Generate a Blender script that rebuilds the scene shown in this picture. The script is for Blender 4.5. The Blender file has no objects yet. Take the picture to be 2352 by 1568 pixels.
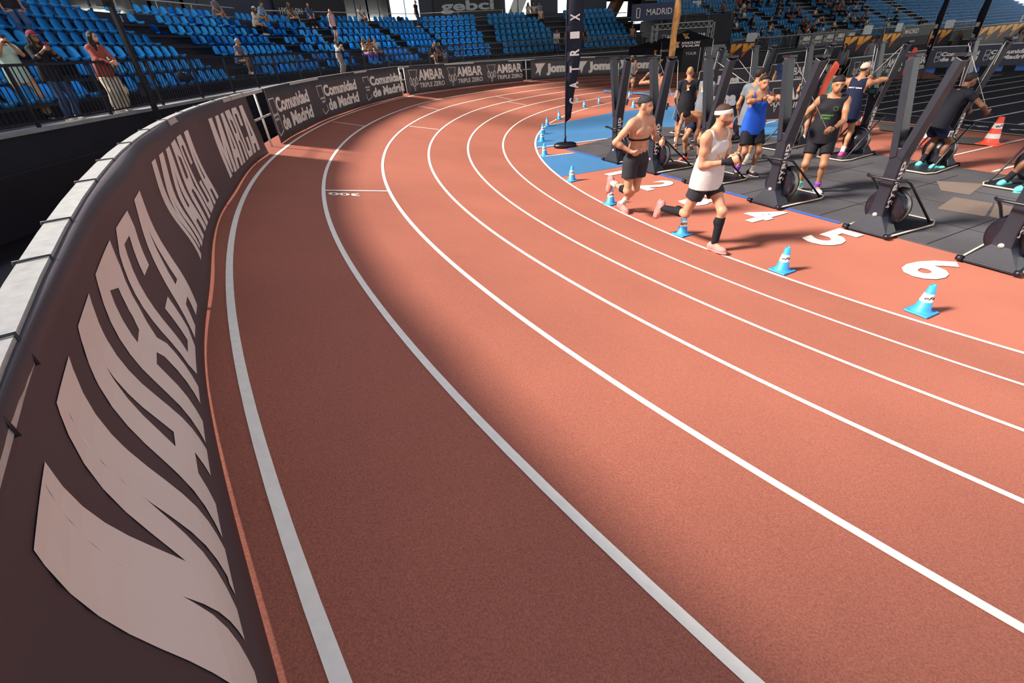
import bpy, bmesh, math, random
import numpy as np
from mathutils import Vector, Matrix
PI = math.pi
SC = bpy.context.scene
COL = SC.collection
rnd = random.Random(7)

# ------------------------------------------------------------------ camera
LU = .93                      # metres per lane width
CF, CPITCH, CROLL, CH = 1046.08, .57582, -.06428, 2.6557 * LU
cp_, sp_ = math.cos(CPITCH), math.sin(CPITCH)
cr_, sr_ = math.cos(CROLL), math.sin(CROLL)
FWD = Vector((0, cp_, -sp_)); UP0 = Vector((0, sp_, cp_)); RT0 = Vector((1, 0, 0))
RT = cr_ * RT0 + sr_ * UP0
UP = -sr_ * RT0 + cr_ * UP0
cam_d = bpy.data.cameras.new('camera'); cam = bpy.data.objects.new('camera', cam_d); COL.objects.link(cam)
cam_d.sensor_width = 36; cam_d.lens = CF / 2352 * 36; cam_d.clip_start = .05; cam_d.clip_end = 400
M = Matrix.Identity(4)
for i, v in enumerate((RT, UP, -FWD)):
    for j in range(3): M[j][i] = v[j]
M[2][3] = CH
cam.matrix_world = M
SC.camera = cam
vs = SC.view_settings
vs.view_transform = 'Standard'; vs.look = 'None'; vs.gamma = 1; vs.use_curve_mapping = False
vs.exposure = 1.25
cam_d.dof.use_dof = False

# ------------------------------------------------------------------ light
w = bpy.data.worlds.new('daylight'); SC.world = w; w.use_nodes = True
nt = w.node_tree; nt.nodes.clear()
tc = nt.nodes.new('ShaderNodeTexCoord'); sx = nt.nodes.new('ShaderNodeSeparateXYZ')
rp = nt.nodes.new('ShaderNodeValToRGB'); bg = nt.nodes.new('ShaderNodeBackground'); wo = nt.nodes.new('ShaderNodeOutputWorld')
nt.links.new(tc.outputs['Generated'], sx.inputs[0]); nt.links.new(sx.outputs['Z'], rp.inputs[0])
nt.links.new(rp.outputs[0], bg.inputs[0]); nt.links.new(bg.outputs[0], wo.inputs[0])
e = rp.color_ramp.elements
e[0].position = 0.0; e[0].color = (1, 1, .93, 1)
e[1].position = 1.0; e[1].color = (.25, .265, .33, 1)
k = e.new(.15); k.color = (1.0, 1.0, .93, 1)
k = e.new(.27); k.color = (.27, .285, .35, 1)
bg.inputs[1].default_value = 1.3

def add_light(name, kind, loc, energy, color, size=None, target=None, **kw):
    l = bpy.data.lights.new(name, kind); o = bpy.data.objects.new(name, l); COL.objects.link(o)
    o.location = loc; l.energy = energy; l.color = color
    if target is not None:
        o.rotation_euler = (Vector(target) - Vector(loc)).to_track_quat('-Z', 'Y').to_euler()
    for a, b in kw.items(): setattr(l, a, b)
    return o
SUN_DIR = Vector((.81, .10, -.69)).normalized()
sun = add_light('sun', 'SUN', (-30, 0, 25), 4.7, (1.0, .91, .82), angle=math.radians(9))
sun.rotation_euler = SUN_DIR.to_track_quat('-Z', 'Y').to_euler()

# ------------------------------------------------------------------ projection of a photo point to a level plane (metres)
def ray(u, v):
    x = (u - 1176) / CF; y = (784 - v) / CF
    return FWD + RT * x + UP * y
def P(u, v, z=0.0):
    d = ray(u, v); t = (z - CH) / d.z
    return Vector((d.x * t, d.y * t, z))
def at_y(u, v, y):
    d = ray(u, v); t = y / d.y
    return Vector((d.x * t, y, CH + d.z * t))

# ------------------------------------------------------------------ materials
def s2l(c):
    if isinstance(c, str):
        c = c.lstrip('#'); c = [int(c[i:i + 2], 16) / 255 for i in (0, 2, 4)]
    return tuple((x / 12.92 if x <= .04045 else ((x + .055) / 1.055) ** 2.4) for x in c) + (1,)
MATS = {}
def mat(name, col, rough=.6, metal=0, var=.12, scale=8.0, bump=0.0, bscale=None, emit=0, spec=.5, trans=0, alpha=1):
    if name in MATS: return MATS[name]
    m = bpy.data.materials.new(name); m.use_nodes = True; n = m.node_tree; b = n.nodes['Principled BSDF']
    c = s2l(col)
    t = n.nodes.new('ShaderNodeTexCoord')
    no = n.nodes.new('ShaderNodeTexNoise'); no.inputs['Scale'].default_value = scale; no.inputs['Detail'].default_value = 4
    r = n.nodes.new('ShaderNodeValToRGB')
    r.color_ramp.elements[0].position = .3; r.color_ramp.elements[1].position = .7
    r.color_ramp.elements[0].color = tuple(x * (1 - var) for x in c[:3]) + (1,)
    r.color_ramp.elements[1].color = tuple(min(1, x * (1 + var)) for x in c[:3]) + (1,)
    n.links.new(t.outputs['Object'], no.inputs['Vector']); n.links.new(no.outputs['Fac'], r.inputs[0]); n.links.new(r.outputs[0], b.inputs['Base Color'])
    b.inputs['Roughness'].default_value = rough; b.inputs['Metallic'].default_value = metal
    b.inputs['Specular IOR Level'].default_value = spec
    if trans: b.inputs['Transmission Weight'].default_value = trans
    if alpha < 1: b.inputs['Alpha'].default_value = alpha
    if emit:
        n.links.new(r.outputs[0], b.inputs['Emission Color']); b.inputs['Emission Strength'].default_value = emit
    if bump:
        n2 = n.nodes.new('ShaderNodeTexNoise'); n2.inputs['Scale'].default_value = bscale or scale * 10; n2.inputs['Detail'].default_value = 3
        bp = n.nodes.new('ShaderNodeBump'); bp.inputs['Strength'].default_value = bump; bp.inputs['Distance'].default_value = .01
        n.links.new(t.outputs['Object'], n2.inputs['Vector']); n.links.new(n2.outputs['Fac'], bp.inputs['Height']); n.links.new(bp.outputs[0], b.inputs['Normal'])
    MATS[name] = m
    return m
def rubber(name, col, grain=.30, gscale=160, patch=.08, pscale=.7, rough=.85):
    m = mat(name, col, rough, var=patch, scale=pscale, bump=.25, bscale=gscale * 2, spec=.25)
    n = m.node_tree; b = n.nodes['Principled BSDF']
    src = b.inputs['Base Color'].links[0].from_socket
    g = n.nodes.new('ShaderNodeTexNoise'); g.inputs['Scale'].default_value = gscale; g.inputs['Detail'].default_value = 2
    mr = n.nodes.new('ShaderNodeMapRange'); mr.inputs[1].default_value = .25; mr.inputs[2].default_value = .75
    mr.inputs[3].default_value = 1 - grain; mr.inputs[4].default_value = 1 + grain
    mx = n.nodes.new('ShaderNodeVectorMath'); mx.operation = 'SCALE'
    t = [q for q in n.nodes if q.type == 'TEX_COORD'][0]
    n.links.new(t.outputs['Object'], g.inputs['Vector']); n.links.new(g.outputs['Fac'], mr.inputs[0])
    n.links.new(src, mx.inputs[0]); n.links.new(mr.outputs[0], mx.inputs['Scale']); n.links.new(mx.outputs[0], b.inputs['Base Color'])
    return m

# ------------------------------------------------------------------ mesh builder
class MB:
    def __init__(s): s.v = []; s.f = []; s.m = []; s.mats = []; s.sm = []
    def mi(s, m):
        if m is None: return 0
        if m not in s.mats: s.mats.append(m)
        return s.mats.index(m)
    def add(s, vs, fs, m=None, T=None, smooth=False):
        o = len(s.v); i = s.mi(m)
        for p in vs:
            p = Vector(p); s.v.append(tuple(T @ p) if T is not None else tuple(p))
        for f in fs: s.f.append(tuple(o + a for a in f)); s.m.append(i); s.sm.append(smooth)
        return s
    def box(s, c, d, m=None, T=None, R=None):
        x, y, z = d[0] / 2, d[1] / 2, d[2] / 2
        vs = [Vector((a * x, b * y, e * z)) for a in (-1, 1) for b in (-1, 1) for e in (-1, 1)]
        if R is not None: vs = [R @ p for p in vs]
        vs = [p + Vector(c) for p in vs]
        return s.add(vs, [(0, 1, 3, 2), (4, 6, 7, 5), (0, 4, 5, 1), (2, 3, 7, 6), (0, 2, 6, 4), (1, 5, 7, 3)], m, T)
    def bar(s, a, b, w, h, m=None, T=None, up=(0, 0, 1)):
        a = Vector(a); b = Vector(b); d = (b - a).normalized(); u = Vector(up)
        if abs(d.dot(u)) > .98: u = Vector((0, 1, 0))
        r = d.cross(u).normalized(); u = r.cross(d)
        vs = [q + r * (i * w / 2) + u * (j * h / 2) for q in (a, b) for i in (-1, 1) for j in (-1, 1)]
        return s.add(vs, [(0, 1, 3, 2), (4, 6, 7, 5), (0, 4, 5, 1), (2, 3, 7, 6), (0, 2, 6, 4), (1, 5, 7, 3)], m, T)
    def tube(s, pts, r, m=None, T=None, n=8, cap=True, closed=False):
        pts = [Vector(p) for p in pts]; rs = r if isinstance(r, (list, tuple)) else [r] * len(pts)
        vs = []; fs = []; pu = None; L = len(pts)
        for i, p in enumerate(pts):
            if closed: d = pts[(i + 1) % L] - pts[i - 1]
            else: d = (pts[min(i + 1, L - 1)] - pts[max(i - 1, 0)])
            d.normalize()
            if pu is None:
                u = Vector((0, 0, 1)) if abs(d.z) < .9 else Vector((1, 0, 0)); u = (u - d * u.dot(d)).normalized()
            else: u = (pu - d * pu.dot(d)); u = u.normalized() if u.length > 1e-6 else pu
            pu = u; q = d.cross(u)
            for j in range(n):
                a = 2 * PI * j / n; vs.append(p + (u * math.cos(a) + q * math.sin(a)) * rs[i])
        for i in range(L if closed else L - 1):
            for j in range(n):
                k = (i + 1) % L
                fs.append((i * n + j, i * n + (j + 1) % n, k * n + (j + 1) % n, k * n + j))
        if cap and not closed: fs.append(tuple(range(n - 1, -1, -1))); fs.append(tuple((L - 1) * n + j for j in range(n)))
        return s.add(vs, fs, m, T, True)
    def cyl(s, a, b, r, m=None, T=None, n=16, r2=None):
        return s.tube([a, b], [r, r if r2 is None else r2], m, T, n)
    def lathe(s, prof, m=None, T=None, n=24, smooth=True):
        vs = []; fs = []
        for (r, z) in prof:
            for j in range(n): a = 2 * PI * j / n; vs.append((r * math.cos(a), r * math.sin(a), z))
        for i in range(len(prof) - 1):
            for j in range(n): fs.append((i * n + j, i * n + (j + 1) % n, (i + 1) * n + (j + 1) % n, (i + 1) * n + j))
        return s.add(vs, fs, m, T, smooth)
    def prism(s, poly, z0, z1, m=None, T=None):
        n = len(poly); vs = [(p[0], p[1], z0) for p in poly] + [(p[0], p[1], z1) for p in poly]
        fs = [tuple(range(n - 1, -1, -1)), tuple(range(n, 2 * n))] + [(i, (i + 1) % n, n + (i + 1) % n, n + i) for i in range(n)]
        return s.add(vs, fs, m, T)
    def sheet(s, rows, m=None, T=None, smooth=True):
        nr = len(rows); nc = len(rows[0]); vs = [p for r in rows for p in r]
        fs = [(i * nc + j, i * nc + j + 1, (i + 1) * nc + j + 1, (i + 1) * nc + j) for i in range(nr - 1) for j in range(nc - 1)]
        return s.add(vs, fs, m, T, smooth)
    def mesh(s, name, m=None):
        me = bpy.data.meshes.new(name); me.from_pydata(s.v, [], s.f)
        ms = s.mats if s.mats else ([m] if m else [])
        for q in ms: me.materials.append(q)
        if s.mats: me.polygons.foreach_set('material_index', s.m)
        me.polygons.foreach_set('use_smooth', s.sm)
        me.update(); return me
    def build(s, name, m=None, parent=None, inv=None):
        if m is not None and s.mats and m not in s.mats: pass
        o = bpy.data.objects.new(name, s.mesh(name, m)); COL.objects.link(o)
        if parent is not None: o.parent = parent
        return o
def bevel(o, w=.006, seg=2, ang=35):
    md = o.modifiers.new('bevel', 'BEVEL'); md.width = w; md.segments = seg; md.limit_method = 'ANGLE'; md.angle_limit = math.radians(ang)
    return o
def thick(o, t, off=0):
    md = o.modifiers.new('solid', 'SOLIDIFY'); md.thickness = t; md.offset = off
    return o
def tag(o, label=None, cat=None, group=None, kind=None):
    if label: o['label'] = label
    if cat: o['category'] = cat
    if group: o['group'] = group
    if kind: o['kind'] = kind
    return o
def thing(name, label, cat, loc=(0, 0, 0), rz=0, group=None):
    o = bpy.data.objects.new(name, None); COL.objects.link(o); o.location = loc; o.rotation_euler = (0, 0, rz); o.empty_display_size = .2
    return tag(o, label, cat, group)
def copy_tree(o, parent=None):
    c = o.copy(); COL.objects.link(c); c.parent = parent
    for ch in [q for q in COL.objects if q.parent == o]: copy_tree(ch, c)
    return c

# ------------------------------------------------------------------ writing
_tc = {}
def text_polys(s, bold=0.0, shear=0.0, spacing=1.0):
    key = (s, bold, shear, spacing)
    if key in _tc: return _tc[key]
    cu = bpy.data.curves.new('t', 'FONT'); cu.body = s; cu.size = 1; cu.offset = bold; cu.shear = shear; cu.space_character = spacing
    cu.resolution_u = 3; cu.fill_mode = 'FRONT'
    o = bpy.data.objects.new('t', cu); COL.objects.link(o)
    dg = bpy.context.evaluated_depsgraph_get(); ev = o.evaluated_get(dg); me = ev.to_mesh()
    vs = [(v.co.x, v.co.y) for v in me.vertices]; fs = [tuple(p.vertices) for p in me.polygons]
    ev.to_mesh_clear(); bpy.data.objects.remove(o); bpy.data.curves.remove(cu)
    xs = [v[0] for v in vs]; ys = [v[1] for v in vs]; x0, x1, y0, y1 = min(xs), max(xs), min(ys), max(ys)
    vs = [((x - x0) / (x1 - x0), (y - y0) / (y1 - y0)) for x, y in vs]
    _tc[key] = (vs, fs, (x1 - x0) / (y1 - y0)); return _tc[key]
def slice_poly(vs, fs, step, ystep=None):
    bm = bmesh.new(); bv = [bm.verts.new((x, y, 0)) for x, y in vs]
    for f in fs:
        try: bm.faces.new([bv[i] for i in f])
        except ValueError: pass
    xs = [v[0] for v in vs]; ys = [v[1] for v in vs]
    def cut(co, no):
        bmesh.ops.bisect_plane(bm, geom=bm.verts[:] + bm.edges[:] + bm.faces[:], plane_co=co, plane_no=no)
    x = min(xs) + step
    while x < max(xs): cut((x, 0, 0), (1, 0, 0)); x += step
    if ystep:
        y = min(ys) + ystep
        while y < max(ys): cut((0, y, 0), (0, 1, 0)); y += ystep
    bm.verts.index_update()
    r = [(v.co.x, v.co.y) for v in bm.verts], [tuple(v.index for v in f.verts) for f in bm.faces]
    bm.free(); return r
def write(mb, s, x0, x1, y0, y1, fn, m=None, bold=.02, shear=0., spacing=1., step=None, ystep=None):
    """lay the text s in the box [x0,x1]x[y0,y1] of a surface given by fn(x,y)->Vector"""
    vs, fs, _ = text_polys(s, bold, shear, spacing)
    vs = [(x0 + a * (x1 - x0), y0 + b * (y1 - y0)) for a, b in vs]
    if step: vs, fs = slice_poly(vs, fs, step, ystep)
    mb.add([fn(a, b) for a, b in vs], fs, m)
def poly_on(mb, polys, fn, m=None, step=None, ystep=None):
    for p in polys:
        vs = list(p); fs = [tuple(range(len(p)))]
        # triangulate concave outlines
        bm = bmesh.new(); f = bm.faces.new([bm.verts.new((a, b, 0)) for a, b in vs]); bmesh.ops.triangulate(bm, faces=[f])
        bm.verts.index_update(); fs = [tuple(v.index for v in q.verts) for q in bm.faces]; vs = [(v.co.x, v.co.y) for v in bm.verts]; bm.free()
        if step: vs, fs = slice_poly(vs, fs, step, ystep)
        mb.add([fn(a, b) for a, b in vs], fs, m)
def plane_fn(o, ux, uy, lift=0):
    o = Vector(o); ux = Vector(ux); uy = Vector(uy); n = ux.cross(uy).normalized() * lift
    return lambda a, b: o + ux * a + uy * b + n
MARKS_SO = [((3.06,4.63),(3.19,3.74)),((8.49,5.51),(8.49,4.65)),((12.16,4.53),(12.16,3.7)),((9.25,3.65),(9.38,2.84)),((16.2,3.67),(16.2,2.86)),((15.7,2.74),(15.82,1.95))]

# ------------------------------------------------------------------ palette
M_TRACK = rubber('track_rubber', '#a0604e', gscale=150)
M_TRACK2 = rubber('infield_rubber', '#a0604e', gscale=150)
M_BLUE = rubber('blue_rubber', '#3b6c96', gscale=150)
M_LINE = mat('line_paint', '#f4ecdd', .7, var=.05, scale=20)
M_MAT = rubber('gym_mat', '#4b494c', grain=.25, gscale=120, patch=.2, pscale=.9, rough=.6)
M_TURF = rubber('black_turf', '#2c2a33', grain=.25, gscale=90)
M_BAN = mat('banner_cloth', '#453b40', .5, var=.08, scale=2.5, spec=.4)
M_BAN2 = mat('banner_cloth_far', '#403b40', .6, var=.1, scale=2.5)
M_WHITE = mat('print_white', '#d8cec6', .6, var=.03)
M_BLACK = mat('black_paint', '#14131c', .55, var=.15)
M_STEEL = mat('black_steel', '#1a1a24', .4, var=.15, scale=20, metal=.2)
M_GALV = mat('galvanised', '#b4b3ae', .45, metal=.25, var=.12, scale=30)
M_WOODRAIL = mat('rail_side', '#8a7a6e', .6, var=.2, scale=12)
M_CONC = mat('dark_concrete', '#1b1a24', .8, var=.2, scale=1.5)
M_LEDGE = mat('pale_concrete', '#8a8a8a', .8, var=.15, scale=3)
M_SEAT = mat('seat_plastic', '#2da0e6', .35, var=.06, scale=3)
M_BLUEWALL = mat('navy_board', '#252a3f', .6, var=.08)
M_GLULAM = mat('glulam', '#6b4433', .6, var=.2, scale=4)

# ------------------------------------------------------------------ the running track: path of the inner line, bend to the right
def make_path():
    KN = np.array([-10, -4, 0, 4, 8, 14, 20, 28.]); KV = [-.09034, -.07406, -.05778, -.05296, -.05696, -.06588, -.07309, -.07985]
    BN = np.array([-10, -4, 0, 6, 14, 24., 36.]); BV = [.19986, .19986, .19687, .18422, .18686, .13, .02]
    s = np.linspace(-9, 41, 1001); ds = s[1] - s[0]
    k = np.interp(s, KN, KV); k[s < -5] *= .25; k[s > 37] = 0
    h = np.cumsum(k) * ds; i0 = np.argmin(abs(s)); h = h - h[i0] + 2.06181
    x = np.cumsum(np.cos(h)) * ds; y = np.cumsum(np.sin(h)) * ds
    return s * LU, (x - x[i0] + 3.21329) * LU, (y - y[i0] + 5.67541) * LU, h, np.interp(s, BN, BV)
PS, PX, PY, PHH, PB = make_path()
def trk(s, o, z=0.0):
    x = np.interp(s, PS, PX); y = np.interp(s, PS, PY); h = np.interp(s, PS, PHH); b = np.interp(s, PS, PB)
    c = math.cos(b) if o > 0 else 1; q = math.sin(b) if o > 0 else 0
    return Vector((x - math.sin(h) * o * c, y + math.cos(h) * o * c, o * q + z))
S0, S1 = -7.5, 37.0
def strip(s0, s1, o0, o1, z=0., ds=.3, no=1):
    n = max(2, int((s1 - s0) / ds) + 1)
    return [[trk(s0 + (s1 - s0) * i / (n - 1), o0 + (o1 - o0) * j / no, z) for i in range(n)] for j in range(no + 1)]
W = LU
mb = MB(); mb.sheet(strip(S0, S1, 0, 6.02, 0, .25, 4))
mb.sheet([[trk(s, 6.02, zz) for s in np.arange(S0, S1, .4)] for zz in (0, -.25)])
track = mb.build('running_track', M_TRACK); tag(track, kind='structure')
for i in range(7):
    mb = MB(); wd = .05; o = (6 - i) * W
    mb.sheet(strip(S0, S1, o - wd / 2, o + wd / 2, .004, .2)); l = mb.build('lane_line', M_LINE, track)
# short exchange marks seen across lanes, and the 300 figure
def cross_mark(pa, pb, wd=.045):
    mb = MB()
    (sa, oa), (sb, ob) = pa, pb; r = []
    for t in (-wd / 2, wd / 2): r.append([trk(sa + (sb - sa) * q / 6 + t, oa + (ob - oa) * q / 6, .006) for q in range(7)])
    mb.sheet(r); return mb.build('distance_mark', M_LINE, track)
def unproj_track(u, v):
    best = None
    for s in np.arange(-3, 26, .1):
        for o in np.arange(0, 6, .1):
            p = trk(s, o); d = p - Vector((0, 0, CH)); dep = d.dot(FWD)
            if dep < .3: continue
            e = (1176 + CF * d.dot(RT) / dep - u) ** 2 + (784 - CF * d.dot(UP) / dep - v) ** 2
            if best is None or e < best[0]: best = (e, s, o)
    return best[1], best[2]
for (a, b) in MARKS_SO: cross_mark(a, b)
mb = MB(); s_, o_ = MARKS_SO[0][0]
write(mb, '300', 0, .42, 0, .13, lambda a, b: trk(s_ - .22 + b, 5 * W - .48 + a, .006), bold=.03, step=.1)
mb.build('distance_figure', M_LINE, track)

# ------------------------------------------------------------------ flat infield
mb = MB()
inner = [trk(s, 0, 0) for s in np.arange(S0, S1 + .1, .5)]
poly = [(p.x, p.y) for p in inner]
far = [(60, 10), (60, -12), (14, -12)]
# fan of quads from the inner line to a line far inside
fs = [trk(s, 0, 0) for s in np.arange(S0, S1 + .1, .5)]
cen = Vector((34, 2, 0))
for a, b in zip(fs[:-1], fs[1:]):
    mb.add([a, b, b.lerp(cen, .35), a.lerp(cen, .35)], [(0, 1, 2, 3)])
    mb.add([a.lerp(cen, .35), b.lerp(cen, .35), cen], [(0, 1, 2)])
mb.add([fs[0], cen, (40, -20, 0), (5, -20, 0)], [(0, 3, 2, 1)])
mb.add([fs[-1], cen, (60, 0, 0), (60, 30, 0)], [(0, 1, 2, 3)])
infield = mb.build('floor', M_TRACK2); tag(infield, kind='structure')
mb = MB(); mb.add([(-70, -40, -.3), (120, -40, -.3), (120, 120, -.3), (-70, 120, -.3)], [(0, 1, 2, 3)])
g = mb.build('floor', mat('hall_floor', '#3a3a42', .8, var=.2, scale=.6)); tag(g, kind='structure')
def flat(name, pts, m, z, kind='structure', parent=None, th=0.0):
    mb = MB()
    if th: mb.prism([(p[0], p[1]) for p in pts], 0.0, z, m)
    else: mb.add([(p[0], p[1], z) for p in pts], [tuple(range(len(pts)))], m)
    o = mb.build(name, m, parent)
    if parent is None: tag(o, kind=kind)
    return o
flat('blue_zone', [trk(s, -.03) for s in np.arange(8.6, 12.9, .6)] + [P(1410, 258), (9.5, 21.5), (8.6, 16.2), P(1400, 318)], M_BLUE, .004)
flat('blue_zone', [trk(s, -.03) for s in np.arange(5.3, 7.61, .38)] + [P(1316, 352), (3.2, 13.0), (4.4, 11.4), P(1420, 384)], M_BLUE, .004)
flat('blue_zone', [P(1690, 292), P(1775, 275), P(1925, 300), P(1905, 330), P(1770, 335)], M_BLUE, .005)
def stripe(name, a, b, wd, z=.009, m=None, parent=None):
    a = Vector(a); b = Vector(b); d = (b - a).normalized(); n = Vector((-d.y, d.x, 0)) * wd / 2
    mb = MB(); mb.add([a + n + Vector((0, 0, z)), b + n + Vector((0, 0, z)), b - n + Vector((0, 0, z)), a - n + Vector((0, 0, z))], [(0, 1, 2, 3)])
    o = mb.build(name, m or M_LINE, parent)
    return o
for a, b in [((1234, 339), (1400, 318)), ((1245, 360), (1316, 352)), ((1258, 288), (1306, 279)), ((1520, 310), (1565, 300))]:
    stripe('painted_line', P(*a), P(*b), .05, parent=infield)
# lane numbers 1..6 painted between the track and the mats
dW = Vector((-.42, .91, 0)).normalized(); dD = Vector((.91, .42, 0))
NUMS = [('1', (1428, 396)), ('2', (1508, 426)), ('3', (1612, 461)), ('4', (1750, 495)), ('5', (1912, 546)), ('6', (2140, 617))]
for ch, c in NUMS:
    c = P(*c); ux = Vector((.42, -.91, 0)) ; mb = MB()
    # figures read from the infield side, tall axis pointing away from the mats
    up = Vector((.91, .42, 0))
    ux = up.cross(Vector((0, 0, 1))) * 1
    h_, w_ = .80, .42
    if ch == '1': w_ = .2
    write(mb, ch, -w_ / 2, w_ / 2, -h_ / 2, h_ / 2, plane_fn(c + Vector((0, 0, .011)), ux, up), bold=.035)
    o = mb.build('lane_number', M_LINE, infield)

# black rubber mats under the machines
MATP = [Vector((1.85, 13.3, 0)), Vector((6.6, 2.9, 0)), Vector((10.6, 4.6, 0)), Vector((8.75, 9.2, 0)), Vector((6.6, 15.2, 0)), Vector((5.0, 15.9, 0))]
flat('rubber_mat', MATP, M_MAT, .018, th=1)
stripe('blue_edge_tape', MATP[0] + Vector((-.02, 0, 0)), MATP[0].lerp(MATP[1], .66) + Vector((-.02, 0, 0)), .10, .008, mat('blue_tape', '#2b5fc0', .5), parent=infield)
M_TAN = rubber('tan_mat', '#6b5d54', grain=.25, gscale=120)
for q in [[(2150, 418), (2260, 425), (2225, 450), (2160, 440)], [(2190, 455), (2280, 470), (2260, 500), (2150, 482)], [(2285, 470), (2352, 482), (2352, 520), (2270, 500)]]:
    flat('mat_patch', [P(*a) for a in q], M_TAN, .021, parent=None)
for t in np.arange(.12, 1, .127):
    a = MATP[0].lerp(MATP[1], t)
    stripe('mat_seam', a + dD * .02, a + dD * 3.9, .012, .0205, M_BLACK, infield)
for t in (1.0, 2.0, 3.0):
    stripe('mat_seam', MATP[0] + dD * t, MATP[1] + dD * t, .010, .0205, M_BLACK, infield)
# black turf with white lanes
def _dn(d, n): return (.92 * d - .39 * n, .39 * d + .92 * n)
turf = flat('turf_field', [_dn(15.9, 16.2), _dn(15.9, -6), _dn(46, -6), _dn(46, 16.2)], M_TURF, .012)

# ------------------------------------------------------------------ outer barrier and banners
BO = 5.78
def bar_pt(s, z, d=0.0):
    p = trk(s, BO - d + .018 * z); q = trk(s, BO)
    return Vector((p.x, p.y, q.z + z))
def wave(s, z):
    # loose cloth: gentle folds, stronger towards the hem
    a = .012 * math.sin(2.1 * s + 1.0) + .008 * math.sin(5.3 * s + 2.6 * z)
    if s < 3.0: a += .020 * (1 - abs(z - .5) * 1.2) * math.sin(3.4 * s + 3.1 * z + .6) * min(1, (3.0 - s))
    a += .018 * math.sin(z * 5.0 + .8 * s) * math.sin(.9 * s)
    if s < 3: a += .022 * math.sin(7.6 * z + .5 + .7 * s) * min(1, (3 - s) / 2.5)
    return .042 + a * min(1, .25 + z * 2) + (.03 * max(0, .12 - z) / .12) * (.5 + .5 * math.sin(2.7 * s))
def ban(s, z, lift=0.0): return bar_pt(s, z, wave(s, z) + lift)
GL = {
 'M': [[(0,0),(.30,0),(.30,.07),(.26,.07),(.26,1),(0,1)], [(.26,1),(.26,.55),(.42,.04),(.5,.04),(.5,.42),(.34,1)], [(.74,1),(.74,.55),(.58,.04),(.5,.04),(.5,.42),(.66,1)], [(1,0),(.70,0),(.70,.07),(.74,.07),(.74,1),(1,1)]],
 'A': [[(0,0),(.34,0),(.5,.76),(.5,1),(.25,1)], [(1,0),(.66,0),(.5,.76),(.5,1),(.75,1)], [(.36,.18),(.64,.18),(.60,.34),(.40,.34)]],
 'R': [[(0,0),(.34,0),(.34,1),(0,1)], [(.34,.85),(.6,.85),(.66,.79),(.99,.84),(.86,1),(.34,1)], [(.66,.62),(.99,.58),(.99,.84),(.66,.79)],
       [(.34,.42),(.86,.42),(.99,.58),(.66,.62),(.6,.56),(.34,.56)], [(.56,.42),(.86,.42),(.97,.34),(.97,0),(.64,0),(.64,.36)]],
 'C': [[(0,.12),(.32,.12),(.32,.88),(0,.88)], [(0,.88),(1,.88),(.86,1),(.14,1)], [(0,.12),(1,.12),(.86,0),(.14,0)], [(.64,.62),(1,.62),(1,.88),(.64,.88)], [(.64,.12),(1,.12),(1,.38),(.64,.38)]],
}
def marca(mb, s0, s1, z0, z1, fn, m=None, step=.05, ystep=.06, shear=.04):
    x = 0; ws = {'M': 1.28, 'A': 1.02, 'R': 1.0, 'C': .92}; gap = .10; tot = sum(ws[c] for c in 'MARCA') + gap * 4
    for c in 'MARCA':
        polys = []
        for p in GL[c]:
            polys.append([(s0 + (x + a * ws[c]) / tot * (s1 - s0) + shear * b, z0 + b * (z1 - z0)) for a, b in p])
        poly_on(mb, polys, fn, m, step, ystep); x += ws[c] + gap
def star(cx, cy, r):
    return [(cx + (r if i % 2 == 0 else r * .42) * math.sin(i * PI / 5), cy + (r if i % 2 == 0 else r * .42) * math.cos(i * PI / 5)) for i in range(10)]
def outline(mb, pts, wd, fn, m=None, closed=True, step=None):
    n = len(pts)
    for i in range(n if closed else n - 1):
        a = Vector((*pts[i], 0)); b = Vector((*pts[(i + 1) % n], 0)); d = (b - a).normalized(); q = Vector((-d.y, d.x, 0)) * wd / 2; a = a - d * wd / 2; b = b + d * wd / 2
        poly_on(mb, [[(a + q)[:2], (b + q)[:2], (b - q)[:2], (a - q)[:2]]], fn, m, step)
def comunidad(mb, s0, w_, z0, hgt, fn, m=None, step=.12):
    k = hgt
    outline(mb, [(s0, z0 + k * .97), (s0 + .40 * k, z0 + k * .97), (s0 + .40 * k, z0 + k * .1), (s0 + .08 * k, z0), (s0, z0 + k * .12)], .018, fn, m, step=step)
    for i in range(4): poly_on(mb, [star(s0 + (.06 + .093 * i) * k, z0 + .55 * k, .055 * k)], fn, m)
    for i in range(3): poly_on(mb, [star(s0 + (.107 + .093 * i) * k, z0 + .43 * k, .055 * k)], fn, m)
    x = s0 + .47 * k
    write(mb, 'Comunidad', x, s0 + w_, z0 + .56 * k, z0 + .97 * k, fn, m, bold=.045, step=step)
    write(mb, 'de Madrid', x + .05 * k, s0 + w_, z0 + .05 * k, z0 + .47 * k, fn, m, bold=.045, step=step)
def ambar(mb, s0, w_, z0, hgt, fn, m=None, step=.12):
    k = hgt; t = .62 * k
    outline(mb, [(s0, z0 + k), (s0 + t, z0 + k), (s0 + t * .5, z0)], .014, fn, m, step=step)
    for i in range(3):
        c = s0 + t * (.16 + .34 * i); dz = -.06 * k if i == 1 else 0
        outline(mb, [(c + .075 * k * math.cos(a), z0 + .47 * k + dz + .19 * k * math.sin(a)) for a in np.arange(0, 2 * PI, PI / 5)], .025, fn, m)
    x = s0 + t * 1.12
    write(mb, 'AMBAR', x, s0 + w_ * .97, z0 + .47 * k, z0 + k, fn, m, bold=.03, step=step)
    write(mb, 'TRIPLE ZERO', x, s0 + w_ * .97, z0 + .12 * k, z0 + .36 * k, fn, m, bold=.015, step=step)
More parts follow.
